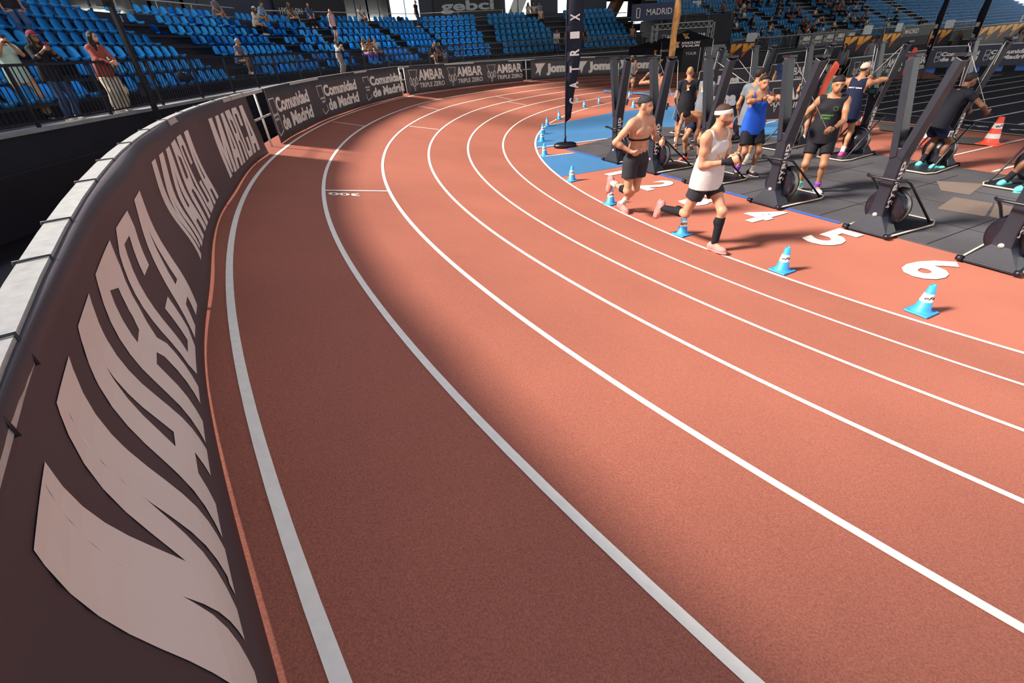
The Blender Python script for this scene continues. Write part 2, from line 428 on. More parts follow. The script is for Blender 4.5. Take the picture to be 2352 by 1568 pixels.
def joma(mb, s0, w_, z0, hgt, fn, m=None, step=.12):
    k = hgt; q = .34 * w_ / 1.0
    b = .30 * w_
    poly_on(mb, [[(s0 + .02, z0 + k), (s0 + b, z0 + k), (s0 + b * .62, z0 + k * .55), (s0 + b * .45, z0), (s0 + b * .3, z0 + .35 * k), (s0, z0 + .2 * k), (s0 + b * .2, z0 + .55 * k)]], fn, m, step)
    write(mb, 'Joma', s0 + .33 * w_, s0 + w_, z0 + .02 * k, z0 + k * .95, fn, m, bold=.07, step=step)
def hyatlon_mark(mb, x, y, k, fn, top, bot):
    poly_on(mb, [[(x, y + k), (x + .3 * k, y + k), (x + .22 * k, y + .62 * k), (x + .42 * k, y + .95 * k), (x + .75 * k, y + .95 * k), (x + .12 * k, y + .2 * k)]], fn, top)
    poly_on(mb, [[(x + .02 * k, y), (x + .45 * k, y + .5 * k), (x + .62 * k, y), (x + .42 * k, y), (x + .38 * k, y + .2 * k), (x + .28 * k, y)]], fn, bot)

def barrier(s0, s1, label):
    t = thing('crowd_barrier', label, 'barrier', bar_pt(s0, 0), group=None)
    inv = -Vector(bar_pt(s0, 0)); T = Matrix.Translation(inv)
    n = max(2, int((s1 - s0) / .3)); w2 = .03
    rows = []
    for (dd, zz) in ((-w2, .975), (w2, .975), (w2, .92), (-w2, .92), (-w2, .975)):
        rows.append([bar_pt(s0 + (s1 - s0) * i / n, zz, dd) for i in range(n + 1)])
    mb = MB(); mb.sheet(rows, None, T, smooth=False); o = mb.build('top_rail', M_GALV, t)
    mb = MB(); mb.tube([bar_pt(s0 + (s1 - s0) * i / n, .52, -.03) for i in range(n + 1)], .02, None, T, 6); mb.build('middle_rail', M_GALV, t)
    return t, T
def post_at(t, T, s):
    mb = MB(); mb.cyl(bar_pt(s, -.02, -.035), bar_pt(s, .92, -.035), .022, None, T, 8); mb.build('post', M_GALV, t)
b1, T1 = barrier(S0, 5.86, 'grey metal rail barrier carrying the large newspaper banner in the left foreground')
for s in (-6.5, -4.3, -2.1, .1, 2.3, 4.4, 5.62): post_at(b1, T1, s)
for s in (-3.2, -2.55, -1.82, -1.66, -1.33, -1.05, -.57, -.15, .35, .94, 1.55, 2.21, 2.9, 3.6, 4.3, 4.9):
    mb = MB(); r = []
    for (dd, zz) in ((-.034, .975), (-.034, .979), (.034, .979), (.034, .917), (-.034, .917)): r.append(bar_pt(s, zz, dd))
    mb.tube([q for q in r], .0035, None, T1, 5, closed=True); mb.build('cable_tie', M_BLACK, b1)
b2, T2 = barrier(5.9, 13.42, 'grey metal rail barrier behind the three shield logo banners')
for s in (7.4, 9.2, 11.2, 13.25): post_at(b2, T2, s)
b3, T3 = barrier(13.46, 26.4, 'grey metal rail barrier along the far end of the bend')
for s in (13.5, 16, 18.5, 19.95, 22, 24.5, 26.2): post_at(b3, T3, s)

def banner(s0, s1, label, m, step):
    ns = int((s1 - s0) / step) + 1; zs = np.linspace(0.0, .965, 15 if step < .1 else 6)
    mb = MB(); mb.sheet([[ban(s0 + (s1 - s0) * i / ns, z) for i in range(ns + 1)] for z in zs])
    mb.sheet([[ban(s0 + (s1 - s0) * i / ns, .965) for i in range(ns + 1)], [bar_pt(s0 + (s1 - s0) * i / ns, .965, .031) for i in range(ns + 1)]])
    o = mb.build('advertising_banner', m); tag(o, label, 'banner'); thick(o, .003)
    return o
lf = lambda L: (lambda a, b: ban(a, b, L))
o = banner(S0, 5.05, 'wavy dark brown banner with three pale newspaper names on the near barrier', M_BAN, .06)
M_PRINT = mat('banner_print', '#ddd2ca', .5, var=.03, scale=3)
for s0, s1 in ((-4.35, -2.6), (-1.95, -.12), (.52, 2.15), (2.93, 4.76)):
    mb = MB(); marca(mb, s0, s1, .13, .82, lf(.004)); mb.build('lettering', M_PRINT, o)
o = banner(5.88, 13.12, 'dark banner with three outlined shields of stars on the curved barrier', M_BAN2, .12)
for s0 in (5.95, 8.6, 11.15):
    mb = MB(); comunidad(mb, s0, 2.1, .12, .68, lf(.006)); mb.build('lettering', M_WHITE, o)
o = banner(13.48, 19.72, 'dark banner with three triangle beer logos at the far bend', M_BAN2, .2)
for s0 in (13.65, 15.75, 17.85):
    mb = MB(); ambar(mb, s0, 1.9, .10, .72, lf(.008)); mb.build('lettering', M_WHITE, o)
o = banner(20.15, 26.3, 'dark banner with three sportswear names at the far end of the bend', M_BAN2, .2)
for s0 in (20.35, 22.45, 24.5):
    mb = MB(); joma(mb, s0, 1.75, .16, .60, lf(.008)); mb.build('lettering', M_WHITE, o)

# black skirting wall and corridor behind the barrier
FRONT = [Vector(p) for p in ((-9.1, -2, 0), (-9.1, 22.6, 0), (-7.6, 32, 0), (-2.2, 40.4, 0), (14.2, 45.2, 0))]
FRONT2 = [Vector(p) for p in ((19.8, 44.4, 0), (33, 54, 0), (110, 104, 0))]
def offs(line, d, side=1):
    out = []; n = len(line)
    nor = []
    for a, b in zip(line[:-1], line[1:]):
        t = (b - a).normalized(); nor.append(Vector((-t.y, t.x, 0)) * side)
    for i, p in enumerate(line):
        if i == 0: out.append(p + nor[0] * d)
        elif i == n - 1: out.append(p + nor[-1] * d)
        else:
            m = (nor[i - 1] + nor[i]).normalized(); out.append(p + m * d / m.dot(nor[i]))
    return out
def up(p, z): return Vector((p.x, p.y, z))
def terrace(line, z0, nrow, name='grandstand', dz=.42, dr=.8, first=1.25, ground=-.3):
    # stepped profile as one body
    prof = [(0, ground), (0, z0), (first - .25, z0)]
    d = first - .25; z = z0
    for r in range(nrow):
        prof.append((d, z + (.0 if r == 0 else dz)));
        if r: z += dz
        d += dr; prof.append((d, z))
    prof.append((d, z - 2))
    mb = MB(); mb.sheet([[up(p, zz) for p in offs(line, dd)] for dd, zz in prof], smooth=False)
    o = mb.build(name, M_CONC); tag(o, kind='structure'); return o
ZS = 1.58; ZS2 = .75; NR = 7; NR2 = 13
terrace(FRONT, ZS, NR); terrace(FRONT2, ZS2, NR2)
mb = MB()
mb.sheet([[up(p, z) for p in offs(FRONT, d)] for d, z in ((-.04, ZS + .02), (-.04, ZS - .05), (-.0, ZS - .05))], smooth=False)
mb.sheet([[up(p, z) for p in offs(FRONT, d)] for d, z in ((-.04, ZS + .02), (.35, ZS + .02))], smooth=False)
o = mb.build('trim_1', M_LEDGE); tag(o, kind='structure')
mb = MB(); mb.sheet([[up(p, z) for p in offs(FRONT, d)] for d, z in ((-.30, .02), (-.30, .98), (0, .98))], smooth=False)
o = mb.build('wall_front', M_BLACK); tag(o, kind='structure')

# fence along the front of the stands
def fence(a, b, z, label, h=1.08, step=2.0, bal=.115):
    L = (b - a).length; d = (b - a).normalized(); rz = math.atan2(d.y, d.x)
    t = thing('balcony_fence', label, 'fence', (a.x, a.y, z), rz)
    mb = MB(); mb.box((L / 2, 0, h), (L, .05, .05)); mb.build('top_rail', M_STEEL, t)
    mb = MB(); mb.box((L / 2, 0, .10), (L, .035, .03)); mb.build('bottom_rail', M_STEEL, t)
    n = max(1, round(L / step))
    for i in range(n + 1):
        mb = MB(); mb.box((L * i / n, 0, h / 2 - .25), (.055, .055, h + .5)); mb.box((L * i / n, .05, -.3), (.07, .02, .3)); mb.build('post', M_STEEL, t)
    for i in range(n):
        mb = MB(); x0 = L * i / n; w_ = L / n; k = int(w_ / bal)
        for j in range(1, k): mb.box((x0 + w_ * j / k, 0, h / 2 + .05), (.016, .016, h - .1))
        mb.build('baluster_panel', M_STEEL, t)
    return t
fl = offs(FRONT, .06)
fence(fl[0], fl[1], ZS, 'black baluster fence along the front of the left grandstand')
fence(fl[1], fl[2], ZS, 'black baluster fence where the left grandstand begins to turn')
fence(fl[2], fl[3], ZS, 'black baluster fence in front of the corner grandstand')
fence(fl[3], fl[4], ZS, 'black baluster fence in front of the far end grandstand', bal=.13)
fl2 = offs(FRONT2, .06)
fence(fl2[0], fl2[1], ZS2, 'black baluster fence in front of the crowded far stand', bal=.13)
fence(fl2[1], fl2[1].lerp(fl2[2], .5), ZS2, 'black baluster fence along the distant right stand', bal=.2, step=3)

# ------------------------------------------------------------------ seats
def seat_mesh():
    prof = [(.01, -.075, .96), (-.005, -.02, 1.0), (.0, .02, 1.03), (.04, .03, 1.03), (.12, .02, 1.02), (.22, .0, 1), (.30, .01, 1), (.35, .05, 1), (.375, .12, 1), (.39, .20, .99), (.40, .28, .93), (.41, .34, .80), (.416, .385, .58), (.42, .41, .30)]
    us = np.linspace(-1, 1, 7); bm = bmesh.new(); g = []
    for (y, z, wf) in prof:
        row = []
        for u in us:
            zz = z + (.028 * u * u if y < .38 else 0); yy = y - (.06 * u * u if z > .03 and y > .3 else 0)
            row.append(bm.verts.new((u * .205 * wf, yy, zz * .80)))
        g.append(row)
    fs = [bm.faces.new((g[i][j], g[i][j + 1], g[i + 1][j + 1], g[i + 1][j])) for i in range(len(g) - 1) for j in range(6)]
    bmesh.ops.solidify(bm, geom=fs, thickness=.014)
    for f in bm.faces: f.smooth = True
    me = bpy.data.meshes.new('stadium_seat'); bm.to_mesh(me); bm.free(); me.materials.append(M_SEAT); return me
SEAT = seat_mesh()
SEATS = []     # (matrix, label)
OCC = []
ORD = ['front', 'second', 'third', 'fourth', 'fifth', 'sixth', 'seventh', 'eighth', 'ninth', 'tenth', 'eleventh', 'twelfth', 'top']
def seat_rows(line, z0, nrow, aisles, place, first=1.25, dr=.8, dz=.42, pitch=.5, skip=None):
    for r in range(nrow):
        d0 = first + .06 + dr * r; ln = offs(line, d0); z = z0 + dz * r + .40
        for i in range(len(ln) - 1):
            a, b = ln[i], ln[i + 1]; L = (b - a).length; t = (b - a).normalized(); nrm = Vector((-t.y, t.x, 0))
            a0 = line[i]; off = (a0 - a).dot(t)      # aisles measured from the front corner
            x = .3; blk = 0
            al = aisles[i]
            while x < L - .3:
                xf = x - off
                hit = [q for q in al if q[0] < xf < q[1] and (len(q) < 3 or r in q[2])]
                if hit: x = hit[0][1] + off + .05 if False else x + pitch; continue
                blk = sum(1 for q in al if q[1] <= xf)
                p = a + t * x
                Mx = Matrix(((t.x, nrm.x, 0, p.x), (t.y, nrm.y, 0, p.y), (0, 0, 1, z), (0, 0, 0, 1)))
                SEATS.append((Mx, 'blue stadium seat in the %s row %s' % (ORD[r], place[i][min(blk, len(place[i]) - 1)])))
                x += pitch
        mb = MB()
A1 = [[(16.0, 17.1, (0, 1, 2)), (23.7, 24.7)], [(.0, .9), (7.0, 8.1)], [(1.0, 2.0), (6.6, 7.6)], [(2.6, 3.7), (8.6, 10.6), (15.6, 18)]]
PL1 = [['of the near left stand', 'of the left stand, left of its aisle', 'of the left stand, past its aisle'],
       ['at the turn of the left stand', 'at the turn, between its aisles', 'at the turn, past its second aisle'],
       ['of the corner stand, before its aisle', 'of the corner stand, between its aisles', 'of the corner stand, after its aisles'],
       ['of the far end stand, beside the corner', 'of the far end stand, middle block', 'of the far end stand, behind the tall flag', 'of the far end stand, by the arch']]
seat_rows(FRONT, ZS, NR, A1, PL1)
A2 = [[(0, 1.2), (7.2, 8.3), (14.5, 17.5)], [(9, 12.5), (24, 26), (33, 36)]]
PL2 = [['of the crowded far stand, by the arch', 'of the crowded far stand, left block', 'of the crowded far stand, right block', 'of the crowded far stand, last block'],
       ['of the distant right stand, left block', 'of the distant right stand, middle block', 'of the distant right stand, right block']]
seat_rows(FRONT2, ZS2, NR2, A2, PL2)
def img(p):
    d = p - Vector((0, 0, CH)); dep = d.dot(FWD); return 1176 + CF * d.dot(RT) / dep, 784 - CF * d.dot(UP) / dep, dep
def seats_build(occupied):
    vis = []; rest = []
    for i, (Mx, lab) in enumerate(SEATS):
        p = Mx.translation
        if i in occupied: continue
        u, v, dep = img(p + Vector((0, 0, .2)))
        (vis if dep > 1 and -20 < u < 2370 and v > -8 else rest).append((dep, i))
    vis.sort(); ind = vis[:300]; rest = rest + vis[300:]
    for dep, i in ind:
        Mx, lab = SEATS[i]; o = bpy.data.objects.new('stadium_seat', SEAT); COL.objects.link(o); o.matrix_world = Mx
        tag(o, lab, 'seat', 'blue seats of the left and far stands')
    V = np.array([v.co[:] for v in SEAT.vertices]); F = [tuple(p.vertices) for p in SEAT.polygons]; n = len(V)
    av = []; af = []
    for k, (dep, i) in enumerate(rest):
        u, v, dp = img(SEATS[i][0].translation)
        if v < -40 or u < -300 or u > 2600: continue
        A = np.array(SEATS[i][0]); q = V @ A[:3, :3].T + A[:3, 3]; o_ = len(av) * n
        av.append(q); af += [tuple(o_ + a for a in f) for f in F]
    me = bpy.data.meshes.new('stadium_seats'); me.from_pydata(np.concatenate(av).tolist(), [], af); me.materials.append(M_SEAT)
    me.polygons.foreach_set('use_smooth', [True] * len(me.polygons))
    o = bpy.data.objects.new('stadium_seats', me); COL.objects.link(o); tag(o, 'remaining rows of small blue seats in the distant stands', 'seats', kind='stuff')
# seat carrier beams, one body per stand
def beams(line, z0, nrow):
    mb = MB()
    for r in range(nrow):
        a = offs(line, 1.25 + .12 + .8 * r); b = offs(line, 1.25 + .30 + .8 * r); z = z0 + .42 * r + .33
        mb.sheet([[up(p, z) for p in a], [up(p, z) for p in b]]); mb.sheet([[up(p, z) for p in a], [up(p, z - .07) for p in a]])
    o = mb.build('trim_2', M_STEEL); tag(o, kind='structure')
beams(FRONT, ZS, NR); beams(FRONT2, ZS2, NR2)


# ------------------------------------------------------------------ ski machines
M_PLATE = mat('erg_plate', '#1c1f29', .45, var=.12, scale=14)
M_ERGB = mat('erg_black', '#121119', .4, var=.1, scale=10)
M_EDGE = mat('platform_edge', '#c9b197', .6, var=.15, scale=14)
M_CORD = mat('cord', '#c9c4bd', .7, var=.03)
M_PLAST = mat('drum_plastic', '#17161f', .25, var=.1, scale=6)
M_RIM = mat('drum_mesh', '#8b8680', .4, metal=.3, var=.2, scale=60)
M_LCD = mat('lcd', '#3d5a5c', .3, var=.05)
M_TXT = mat('erg_print', '#d9d4cd', .5, var=.02)
def make_erg():
    t = thing('ski_machine', 'x', 'exercise machine')
    mb = MB(); mb.prism([(-.27, 0), (.27, 0), (.34, .95), (.27, 1.12), (-.27, 1.12), (-.34, .95)], .018, .05); o = mb.build('platform', M_PLATE, t); bevel(o, .005)
    mb = MB(); mb.tube([(-.275, .04, .045), (-.345, .95, .045), (-.275, 1.13, .045), (.275, 1.13, .045), (.345, .95, .045), (.275, .04, .045)], .013, n=6); mb.build('edge_trim', M_EDGE, t)
    for x in (-1, 1):
        mb = MB(); mb.cyl((x * .27 - .03, -.005, .05), (x * .27 + .03, -.005, .05), .032, n=14); mb.box((x * .27, .03, .05), (.03, .08, .03)); mb.build('wheel', M_ERGB, t)
    mb = MB()       # foot: triangular plate bent up into the column
    mb.add([(-.25, .02, .05), (.25, .02, .05), (.09, .075, .26), (.075, .08, .42), (-.075, .08, .42), (-.09, .075, .26),
            (-.22, .30, .05), (.22, .30, .05), (.085, .24, .3), (-.085, .24, .3)],
           [(0, 1, 2, 5), (5, 2, 3, 4), (1, 7, 8, 2), (6, 0, 5, 9), (2, 8, 3), (5, 4, 9), (3, 8, 9, 4), (7, 6, 9, 8)])
    o = mb.build('foot_plate', M_PLATE, t)
    mb = MB(); mb.cyl((0, .065, .27), (0, .09, .27), .028, n=12); mb.build('bolt', M_GALV, o)
    # column
    mb = MB(); mb.add([(-.075, .08, .10), (.075, .08, .10), (.075, .22, .10), (-.075, .22, .10), (-.075, .06, 1.12), (.075, .06, 1.12), (.075, .24, 1.12), (-.075, .24, 1.12)],
                      [(0, 3, 2, 1), (4, 5, 6, 7), (0, 1, 5, 4), (1, 2, 6, 5), (2, 3, 7, 6), (3, 0, 4, 7)])
    col = mb.build('column', M_PLATE, t); bevel(col, .008)
    for sx_ in (-1, 1):
        mb = MB(); mb.add([(sx_ * .0775, .095, .18), (sx_ * .0775, .235, .22), (sx_ * .0775, .245, 1.11), (sx_ * .0775, .09, 1.11)], [(0, 1, 2, 3)], M_ERGB); mb.build('side_cover', M_ERGB, col)
        mb = MB()
        if sx_ > 0: ux, uy = Vector((0, 0, 1)), Vector((0, -1, 0)); o1 = Vector((.079, .185, .36)); o2 = Vector((.079, .228, .40))
        else: ux, uy = Vector((0, 0, 1)), Vector((0, 1, 0)); o1 = Vector((-.079, .115, .36)); o2 = Vector((-.079, .205, .40))
        # letters climb the column; their tops face the front for the near side
        write(mb, 'HYBRID', 0, .60, 0, .082, plane_fn(o1, ux, uy), M_TXT, bold=.05, spacing=1.15)
        write(mb, 'METHOD', 0, .50, 0, .026, plane_fn(o2, ux, uy), M_TXT, bold=.03, spacing=2.6)
        mb.build('lettering', M_TXT, col)
    # fork
    for x in (-1, 1):
        mb = MB(); a = [(x * .075, .05, .98), (x * .002, .05, 1.02), (x * .002, .25, 1.02), (x * .075, .25, .98)]
        b = [(x * .285, .05, 2.06), (x * .205, .05, 2.10), (x * .205, .19, 2.10), (x * .285, .19, 2.06)]
        mb.add(a + b, [(0, 1, 2, 3), (7, 6, 5, 4), (0, 4, 5, 1), (1, 5, 6, 2), (2, 6, 7, 3), (3, 7, 4, 0)]); arm = mb.build('arm', M_PLATE, t); bevel(arm, .006)
        mb = MB(); mb.box((x * .245, .13, 2.115), (.12, .17, .03)); mb.cyl((x * .245 - .012, .25, 2.06), (x * .245 + .012, .25, 2.06), .035, n=14); mb.build('pulley', M_ERGB, arm)
    # flywheel drum, facing the user
    T = Matrix.Translation((0, .25, .33)) @ Matrix.Rotation(-PI / 2, 4, 'X')
    mb = MB(); mb.lathe([(0, -.02), (.20, -.02), (.245, .0), (.255, .03), (.255, .05)], None, T, 32); mb.lathe([(.255, .13), (.25, .16), (.2, .185), (.06, .19), (.05, .2), (0, .2)], None, T, 32)
    dr = mb.build('flywheel_housing', M_PLAST, t)
    mb = MB(); mb.lathe([(.25, .05), (.25, .13)], None, T, 32); mb.build('vent_mesh', M_RIM, dr)
    mb = MB()
    for i in range(4):
        a = i * PI / 2 + .5; mb.box((.26 * math.cos(a), .09, 0), (.03, .11, .05), None, Matrix.Translation((0, .25, .33)) @ Matrix.Rotation(0, 4, 'Y'))
    mb = MB(); mb.box((.10, .34, .585), (.10, .12, .03), None); mb.build('clip', M_ERGB, dr)
    # hoop
    pts = [(-.27, 1.02, .05), (-.235, .28, .62), (-.235, .12, .73)]
    for i in range(7):
        a = PI - PI * i / 6; pts.append((.20 * math.cos(a) * 1.15, -.02 - .035 * math.sin(a) + (.04 if i in (0, 6) else 0), .765))
    pts += [(.235, .12, .73), (.235, .28, .62), (.27, 1.02, .05)]
    mb = MB(); mb.tube(pts, .0165, n=8); mb.build('hoop_brace', M_ERGB, t)
    # monitor towards the user
    mb = MB(); mb.bar((0, .22, 1.02), (0, .30, 1.22), .03, .03); mb.box((0, .32, 1.26), (.17, .05, .12), R=Matrix.Rotation(-.35, 3, 'X')); mo = mb.build('monitor', M_ERGB, t)
    mb = MB(); mb.box((0, .348, 1.268), (.13, .004, .085), R=Matrix.Rotation(-.35, 3, 'X')); mb.build('screen', M_LCD, mo)
    # inner cords down to the flywheel
    for x in (-1, 1):
        mb = MB(); mb.tube([(x * .23, .24, 2.06), (x * .04, .255, .62)], .0035, n=5); mb.build('drive_cord', M_CORD, t)
    return t
ERG = make_erg()
def cords(t, hands, z=None):
    """cords and handles; hands are world points, or None to park them under the pulleys"""
    Mi = (Matrix.Translation(t.location) @ Matrix.Rotation(t.rotation_euler.z, 4, 'Z')).inverted()
    for k, x in enumerate((-1, 1)):
        hnd = hands[k] if hands else None
        p = Mi @ Vector(hnd) if hnd is not None else Vector((x * .27, .30, 1.78))
        mb = MB(); mb.tube([(x * .26, .285, 2.06), p], .0045, n=5); mb.build('pull_cord', M_CORD, t)
        mb = MB(); mb.cyl(p + Vector((-.06, 0, 0)), p + Vector((.06, 0, 0)), .014, n=8); mb.build('handle', M_ERGB, t)
WA = Vector((.42, -.9075, 0)); DA = Vector((.9075, .42, 0))
rzA = math.atan2(DA.y, DA.x) - PI / 2
ergs = {}
ROWA = {'A1': (2.60, 11.33), 'A2': (3.12, 10.15), 'A3': (3.70, 8.88), 'A4': (4.31, 7.43), 'A5': (4.985, 5.95), 'A6': (5.53, 4.69)}
ROWB = {'B1': (8.30, 7.43), 'B2': (7.80, 8.82), 'B3': (7.10, 10.18), 'B4': (6.45, 11.55), 'B5': (5.85, 12.9), 'B6': (5.2, 14.3)}
LABA = {'A1': 'black ski machine leftmost on the mat edge, behind the shirtless runner', 'A2': 'black ski machine with lettering right of the shirtless runner',
        'A3': 'black ski machine half hidden by the runner in white', 'A4': 'black ski machine in front of the man with the green trimmed vest',
        'A5': 'unused black ski machine behind the painted number 5', 'A6': 'black ski machine cut by the right edge, beside painted number 6'}
LABB = {'B1': 'black ski machine at right edge used by a man in turquoise shoes', 'B2': 'black ski machine used by the man in dark clothes, three stripes on shorts',
        'B3': 'black ski machine in front of the man in the white cap', 'B4': 'black ski machine behind the man with the green trimmed vest',
        'B5': 'black ski machine right of the man in the blue vest', 'B6': 'black ski machine beyond the two grey T-shirts'}
first = True
for kx, (x, y) in ROWA.items():
    t = ERG if first else copy_tree(ERG); first = False
    t.location = (x, y, 0); t.rotation_euler.z = rzA; tag(t, LABA[kx], 'exercise machine', 'ski machines along the track side of the mat'); ergs[kx] = t
for kx, (x, y) in ROWB.items():
    t = copy_tree(ERG); o = Vector((x, y, 0)) + DA * 1.13; t.location = o; t.rotation_euler.z = rzA + PI
    tag(t, LABB[kx], 'exercise machine', 'ski machines along the far side of the mat'); ergs[kx] = t

# ------------------------------------------------------------------ people: one continuous surface per body, grown from a distance field
def V3(p): return np.array(p, float)
class Field:
    def __init__(s, vox, k=.025): s.vox = vox; s.k = k; s.pr = []; s.cut = []
    def cone(s, a, b, ra, rb, m=0, capa=False, capb=False, sq=None): s.pr.append(('c', V3(a), V3(b), ra, rb, m, capa, capb, sq)); return s
    def ell(s, c, r, R=None, m=0): s.pr.append(('e', V3(c), V3(r), np.eye(3) if R is None else R, 0, m, 0, 0, None)); return s
    def plane(s, p, n, c=None, rad=None): s.cut.append((V3(p), V3(n), c, rad)); return s      # removes the side n points to
    def run(s):
        los = []; his = []
        for q in s.pr:
            if q[0] == 'c': r = max(q[3], q[4]); los.append(np.minimum(q[1], q[2]) - r); his.append(np.maximum(q[1], q[2]) + r)
            else: r = q[2].max(); los.append(q[1] - r); his.append(q[1] + r)
        vx = s.vox; lo = np.min(los, 0) - 3 * vx; hi = np.max(his, 0) + 3 * vx
        n = np.ceil((hi - lo) / vx).astype(int) + 1
        F = np.full(n, .2, np.float32); D = np.full(n, 9., np.float32); Mi = np.zeros(n, np.int8); k = s.k
        for q, l_, h_ in zip(s.pr, los, his):
            pad = .05
            i0 = np.maximum(0, ((l_ - pad - lo) / vx).astype(int)); i1 = np.minimum(n, ((h_ + pad - lo) / vx).astype(int) + 2)
            ax = [lo[j] + vx * np.arange(i0[j], i1[j]) for j in range(3)]
            X = ax[0][:, None, None]; Y = ax[1][None, :, None]; Z = ax[2][None, None, :]
            if q[0] == 'c':
                a, b, ra, rb = q[1:5]; ab = b - a; L2 = ab @ ab + 1e-12
                t = ((X - a[0]) * ab[0] + (Y - a[1]) * ab[1] + (Z - a[2]) * ab[2]) / L2; tc_ = np.clip(t, 0, 1)
                d = np.sqrt((X - a[0] - tc_ * ab[0]) ** 2 + (Y - a[1] - tc_ * ab[1]) ** 2 + (Z - a[2] - tc_ * ab[2]) ** 2) - (ra + (rb - ra) * tc_)
                L = math.sqrt(L2)
                if q[6]: d = np.maximum(d, -t * L)
                if q[7]: d = np.maximum(d, (t - 1) * L)
            else:
                c, r, R = q[1:4]; u = [(X - c[0]) * R[0, j] + (Y - c[1]) * R[1, j] + (Z - c[2]) * R[2, j] for j in range(3)]
                k0 = np.sqrt((u[0] / r[0]) ** 2 + (u[1] / r[1]) ** 2 + (u[2] / r[2]) ** 2); k1 = np.sqrt((u[0] / r[0] ** 2) ** 2 + (u[1] / r[1] ** 2) ** 2 + (u[2] / r[2] ** 2) ** 2) + 1e-9
                d = k0 * (k0 - 1) / k1
            sl = tuple(slice(i0[j], i1[j]) for j in range(3)); f = F[sl]
            hh = np.clip(.5 + .5 * (f - d) / k, 0, 1); F[sl] = f * (1 - hh) + d * hh - k * hh * (1 - hh)
            w_ = d < D[sl]; Mi[sl] = np.where(w_, q[5], Mi[sl]); D[sl] = np.where(w_, d, D[sl])
        for p, nn, c, rad in s.cut:
            nn = nn / np.linalg.norm(nn); g = [lo[j] + vx * np.arange(n[j]) - p[j] for j in range(3)]
            pd = g[0][:, None, None] * nn[0] + g[1][None, :, None] * nn[1] + g[2][None, None, :] * nn[2]
            if c is not None:
                c = V3(c); h2 = [lo[j] + vx * np.arange(n[j]) - c[j] for j in range(3)]
                rr = np.sqrt(h2[0][:, None, None] ** 2 + h2[1][None, :, None] ** 2 + h2[2][None, None, :] ** 2); pd = np.minimum(pd, rad - rr)
            F = np.maximum(F, pd)
        ins = F < 0
        # surface nets
        c8 = [ins[a:n[0] - 1 + a, b:n[1] - 1 + b, c:n[2] - 1 + c] for a in (0, 1) for b in (0, 1) for c in (0, 1)]
        sm_ = sum(c.astype(np.int8) for c in c8); act = (sm_ > 0) & (sm_ < 8); I = np.argwhere(act)
        if len(I) == 0: return [], [], []
        acc = np.zeros((len(I), 3)); cnt = np.zeros(len(I))
        offs_ = [(a, b, c) for a in (0, 1) for b in (0, 1) for c in (0, 1)]
        Fv = {o: F[I[:, 0] + o[0], I[:, 1] + o[1], I[:, 2] + o[2]] for o in offs_}
        for o in offs_:
            for ax_ in range(3):
                if o[ax_] == 0:
                    o2 = list(o); o2[ax_] = 1; o2 = tuple(o2); f0 = Fv[o]; f1 = Fv[o2]; cr = (f0 < 0) != (f1 < 0)
                    t = np.where(cr, f0 / (f0 - f1 + 1e-12), 0); p = np.tile(np.array(o, float), (len(I), 1)); p[:, ax_] += t
                    acc += p * cr[:, None]; cnt += cr
        Vt = (I + acc / cnt[:, None]) * vx + lo
        idx = -np.ones(act.shape, int); idx[tuple(I.T)] = np.arange(len(I)); Q = []; QM = []
        for ax_ in range(3):
            s0 = [slice(1, n[j] - 1) for j in range(3)]; s1 = list(s0); s0[ax_] = slice(0, n[ax_] - 1); s1[ax_] = slice(1, n[ax_])
            a = ins[tuple(s0)]; b = ins[tuple(s1)]; E = np.argwhere(a != b)
            if len(E) == 0: continue
            fl = a[tuple(E.T)]; base = E.copy(); 
            for j in range(3):
                if j != ax_: base[:, j] += 1
            u, v = [(1, 2), (2, 0), (0, 1)][ax_]; q = []
            for du, dv in ((-1, -1), (0, -1), (0, 0), (-1, 0)):
                e_ = base.copy(); e_[:, u] += du; e_[:, v] += dv; q.append(idx[tuple(e_.T)])
            q = np.stack(q, 1); q[~fl] = q[~fl][:, ::-1]; Q.append(q); QM.append(Mi[tuple(base.T)])
        return Vt, np.concatenate(Q), np.concatenate(QM)
    def build(s, name, mats, parent, paint=None, smooth=1):
        Vt, Q, QM = s.run()
        if len(Vt) == 0: return None
        for _ in range(smooth):      # light relaxation
            acc = np.zeros_like(Vt); c = np.zeros(len(Vt))
            for a, b in ((0, 1), (1, 2), (2, 3), (3, 0)):
                np.add.at(acc, Q[:, a], Vt[Q[:, b]]); np.add.at(c, Q[:, a], 1)
            Vt = Vt * .45 + .55 * acc / np.maximum(c, 1)[:, None]
        me = bpy.data.meshes.new(name); me.vertices.add(len(Vt)); me.vertices.foreach_set('co', Vt.astype(np.float32).ravel())
        me.loops.add(Q.size); me.loops.foreach_set('vertex_index', Q.astype(np.int32).ravel())
        me.polygons.add(len(Q)); me.polygons.foreach_set('loop_start', np.arange(0, Q.size, 4, dtype=np.int32)); me.polygons.foreach_set('loop_total', np.full(len(Q), 4, np.int32))
        if paint is not None:
            ctr = Vt[Q].mean(1); QM = paint(ctr, QM.copy())
        me.polygons.foreach_set('material_index', QM.astype(np.int32)); me.polygons.foreach_set('use_smooth', np.ones(len(Q), bool))
        me.update(calc_edges=True)
        for m in mats: me.materials.append(m)
        o = bpy.data.objects.new(name, me); COL.objects.link(o); o.parent = parent; return o

